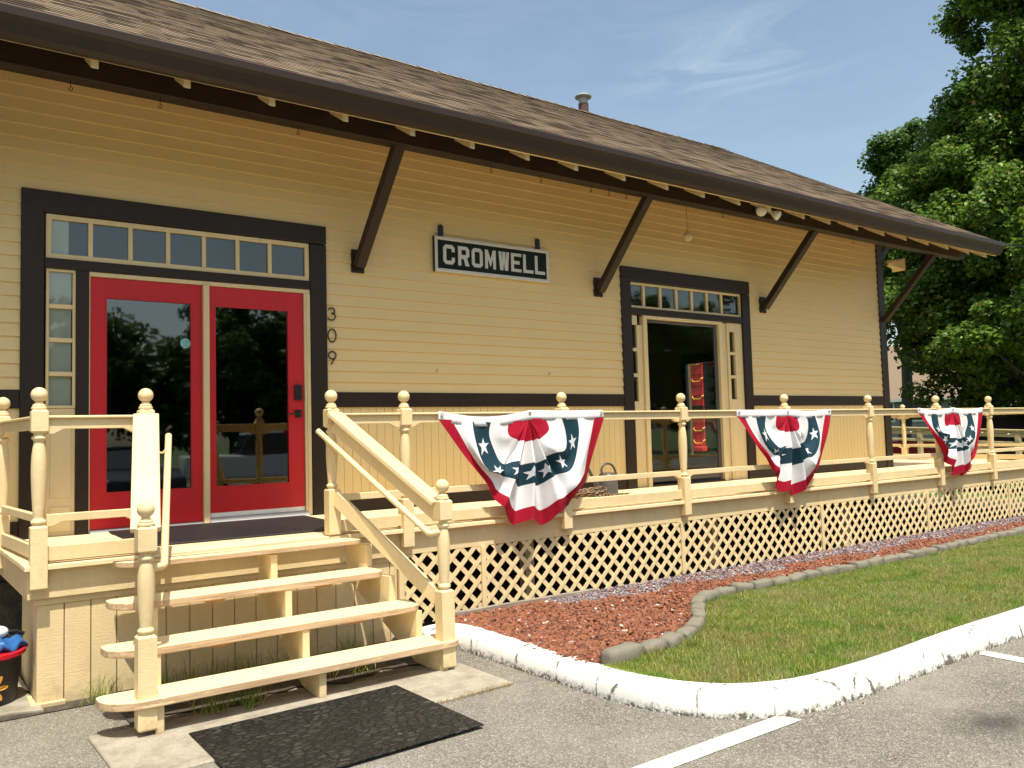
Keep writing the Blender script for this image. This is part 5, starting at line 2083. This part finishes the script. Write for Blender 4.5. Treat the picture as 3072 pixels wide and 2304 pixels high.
lm = MB()
for k in range(4, 160, 9):
    lm.ball((wp[k][0] - .005, wp[k][1], wp[k][2] - .035), .022, n=8, m=6)
obj('lamp', lm, BULBC, ls)
BARRED = paint('shaded_red_paint', (0.20, 0.016, 0.014), 0.6, 0.2, 0.3)  # red darkened in the colour itself for the shade on the planks
PF = thing('plank_barrier', (23, 6, BG), 'low red plank barrier behind the ramp railing', 'barrier')
mb = MB()
y = 5.4
while y < 9.0:
    mb.box(23, 23.04, y, y + .135, BG, .10)
    y += .145
obj('planks', mb, BARRED, PF)
obj('rail', MB().box(22.96, 23.0, 5.4, 9.05, .0, .08), BARRED, PF)
tag(obj('overhead_wire', MB().tube([(10.9 + k * 3, -1.2 - .6 * k, 3.50 + .09 * k - .0 * k) for k in range(10)], .008, 6), BLACK), 'thin dark overhead wire running right from the eave', 'wire')
# lawn past the porch with a low white rail
structure('side_lawn', MB().add([(14.0, -4.3, BZ), (30, -4.3, BZ + .0), (30, 9, BZ), (18, 9, BZ)], [(0, 1, 2, 3)]), M['far_grass'])

# red caboose seen through the building
CB = thing('caboose', (20, 10.4, BG), 'red railway caboose with yellow grab irons, seen through the glass door', 'caboose')
cx, cy0, cy1 = 15.6, 9.16, 12.0
obj('body', MB().box(cx, cx + .14, cy0, cy1, .18, 3.3).box(cx + 1.6, cx + 9, cy0 + .02, cy1, -.05, 3.3).box(cx - .25, cx, cy0 - .1, cy1, .02, .17), CABRED, CB, bevel=.02)
obj('platform_shade_block', MB().box(cx + .142, cx + 1.59, cy0 + .03, cy1 - .05, -.05, 2.5), BLACK, CB)  # solid black block standing in for the shade of the recessed platform
mb = MB()
for z in (.62, 1.02, 1.36, 1.66, 1.95, 2.28, 2.6):
    mb.box(cx - .012, cx - .001, cy0 + .02, cy1 - .02, z, z + .014)
obj('panel_seam', mb, paint('caboose_dark_red', (.16, .012, .012), .5, .1, .1), CB)
obj('roof', MB().prism([(cy0 - .15, 3.3), (cy1 + .15, 3.3), (cy1, 3.45), ((cy0 + cy1) / 2, 3.65), (cy0, 3.45)], 'x', cx - .5, cx + 9.3), BLACK, CB)
for z in (2.58, 2.08, 1.56, 1.08, .62, .26):
    pts = [(cx - .005, cy0 + .40, z + .10), (cx - .07, cy0 + .36, z + .07), (cx - .07, cy0 + .30, z), (cx - .07, cy0 + .05, z), (cx - .07, cy0 + .0, z + .07), (cx - .005, cy0 - .02, z + .10)]
    obj('grab_iron', MB().tube(pts, .018, 8), YELLOW, CB, smooth=True)
mb = MB().box(cx + .02, cx + .12, cy0 - .12, cy0 - .02, -.4, 3.2).box(cx + .5, cx + .6, cy0 - .14, cy0 - .02, -.4, 3.2)
for z in (.1, .5, .9, 1.3, 1.7, 2.1, 2.5):
    mb.box(cx + .12, cx + .5, cy0 - .10, cy0 - .06, z, z + .03)
mb.box(cx - .3, cx + 9, cy0 + .3, cy1 - .3, -.5, -.06)
obj('ladder_and_frame', mb, BLACK, CB, bevel=.004)
obj('end_band', MB().box(cx - .02, cx - .002, cy0 + .0, cy1 - .3, 1.24, 1.36), BLACK, CB)
sp = obj('notice_plate', MB().box(cx - .03, cx - .004, cy0 + .44, cy0 + .80, 1.66, 2.12), WHITEP, CB, bevel=.01)
mb = MB()
for i in range(5):
    mb.box(cx - .033, cx - .0305, cy0 + .50, cy0 + .70 - .02 * (i % 3), 2.02 - i * .075, 2.04 - i * .075)
obj('printed_lines', mb, BLACK, sp)
for xx in (16.8, 18.6, 22.2, 24.0):
    obj('wheel', MB().lathe([(.40, 0), (.42, .03), (.38, .05), (.38, .12), (.1, .13)], (xx, cy0 + .45, -.40), 24, 0, axis=(0, -1, 0)), BLACK, CB, smooth=True)
# pale house gable beyond the caboose
house('pale house with white trim beyond the caboose, seen through the glass door', 46.0, 28.0, 44.0, 3.0, 6.6, M['house_tan_wall'], M['house_grey_roof'], [(34, 35.2, .9, 2.2)])


# ------------------------------------------------------------------ parked cars, mirrored in the door glass
def car(label, x, y, body, kind, rz=0):
    t = thing('parked_car', (x, y, GZ), label, 'car', 'cars parked across the lot', rz)
    L, W_, z0 = 4.7, 1.85, .30
    if kind == 'pickup':
        L = 5.5
        low = [(-L / 2, z0), (L / 2, z0), (L / 2, 1.0), (L / 2 - .2, 1.08), (-L / 2 + .05, 1.08), (-L / 2, 1.0)]
        cab = [(-.9, 1.08), (1.15, 1.08), (.55, 1.78), (-.55, 1.82)]
    elif kind == 'suv':
        low = [(-L / 2, z0), (L / 2, z0), (L / 2, .9), (L / 2 - .3, 1.02), (-L / 2, 1.05)]
        cab = [(-L / 2 + .1, 1.04), (1.3, 1.04), (.7, 1.68), (-1.9, 1.72)]
    else:
        low = [(-L / 2, z0 - .05), (L / 2, z0 - .05), (L / 2, .72), (L / 2 - .4, .86), (.9, .94), (-1.6, .96), (-L / 2, .88)]
        cab = [(-1.7, .94), (1.05, .93), (.3, 1.42), (-1.0, 1.44)]
    bm = MB().prism([(a, b) for a, b in low], 'y', -W_ / 2, W_ / 2)
    b = obj('body', bm, body, t, bevel=.09, seg=3, loc=(x, y, GZ))
    c = obj('cabin', MB().prism(cab, 'y', -W_ / 2 + .12, W_ / 2 - .12), M['car_glass'], t, bevel=.05, seg=2, loc=(x, y, GZ))
    rf = [(p[0], p[1]) for p in cab[2:]]
    zt = max(p[1] for p in cab)
    xa, xb = sorted((cab[2][0], cab[3][0]))
    r = obj('roof', MB().box(xa - .05, xb + .05, -W_ / 2 + .14, W_ / 2 - .14, zt - .06, zt + .02), body, t, bevel=.02, loc=(x, y, GZ))
    obs = [b, c, r]
    for sx in (-1, 1):
        for sy in (-1, 1):
            w = obj('wheel', MB().lathe([(.20, 0), (.34, .02), (.345, .2), (.2, .22)], (sx * L * .30, sy * (W_ / 2 - .2) - .11, .345), 20, 0, axis=(0, 1, 0)), BLACK, t, smooth=True, loc=(x, y, GZ))
            obs.append(w)
    for o in obs:
        o.location = (0, 0, 0)
    return t


car('white pickup truck across the lot, mirrored in the right red door', 6.6, -21.0, CARW, 'pickup', rad(8))
car('white sport utility car beside the pickup in the reflection', 12.4, -21.5, CARW, 'suv', rad(4))
car('silver sedan left of the pickup in the reflection', 1.2, -21.0, CARS, 'sedan', rad(-5))
car('dark sedan nearest the stairs in the reflection', 0.4, -14.5, CARD, 'sedan', rad(75))
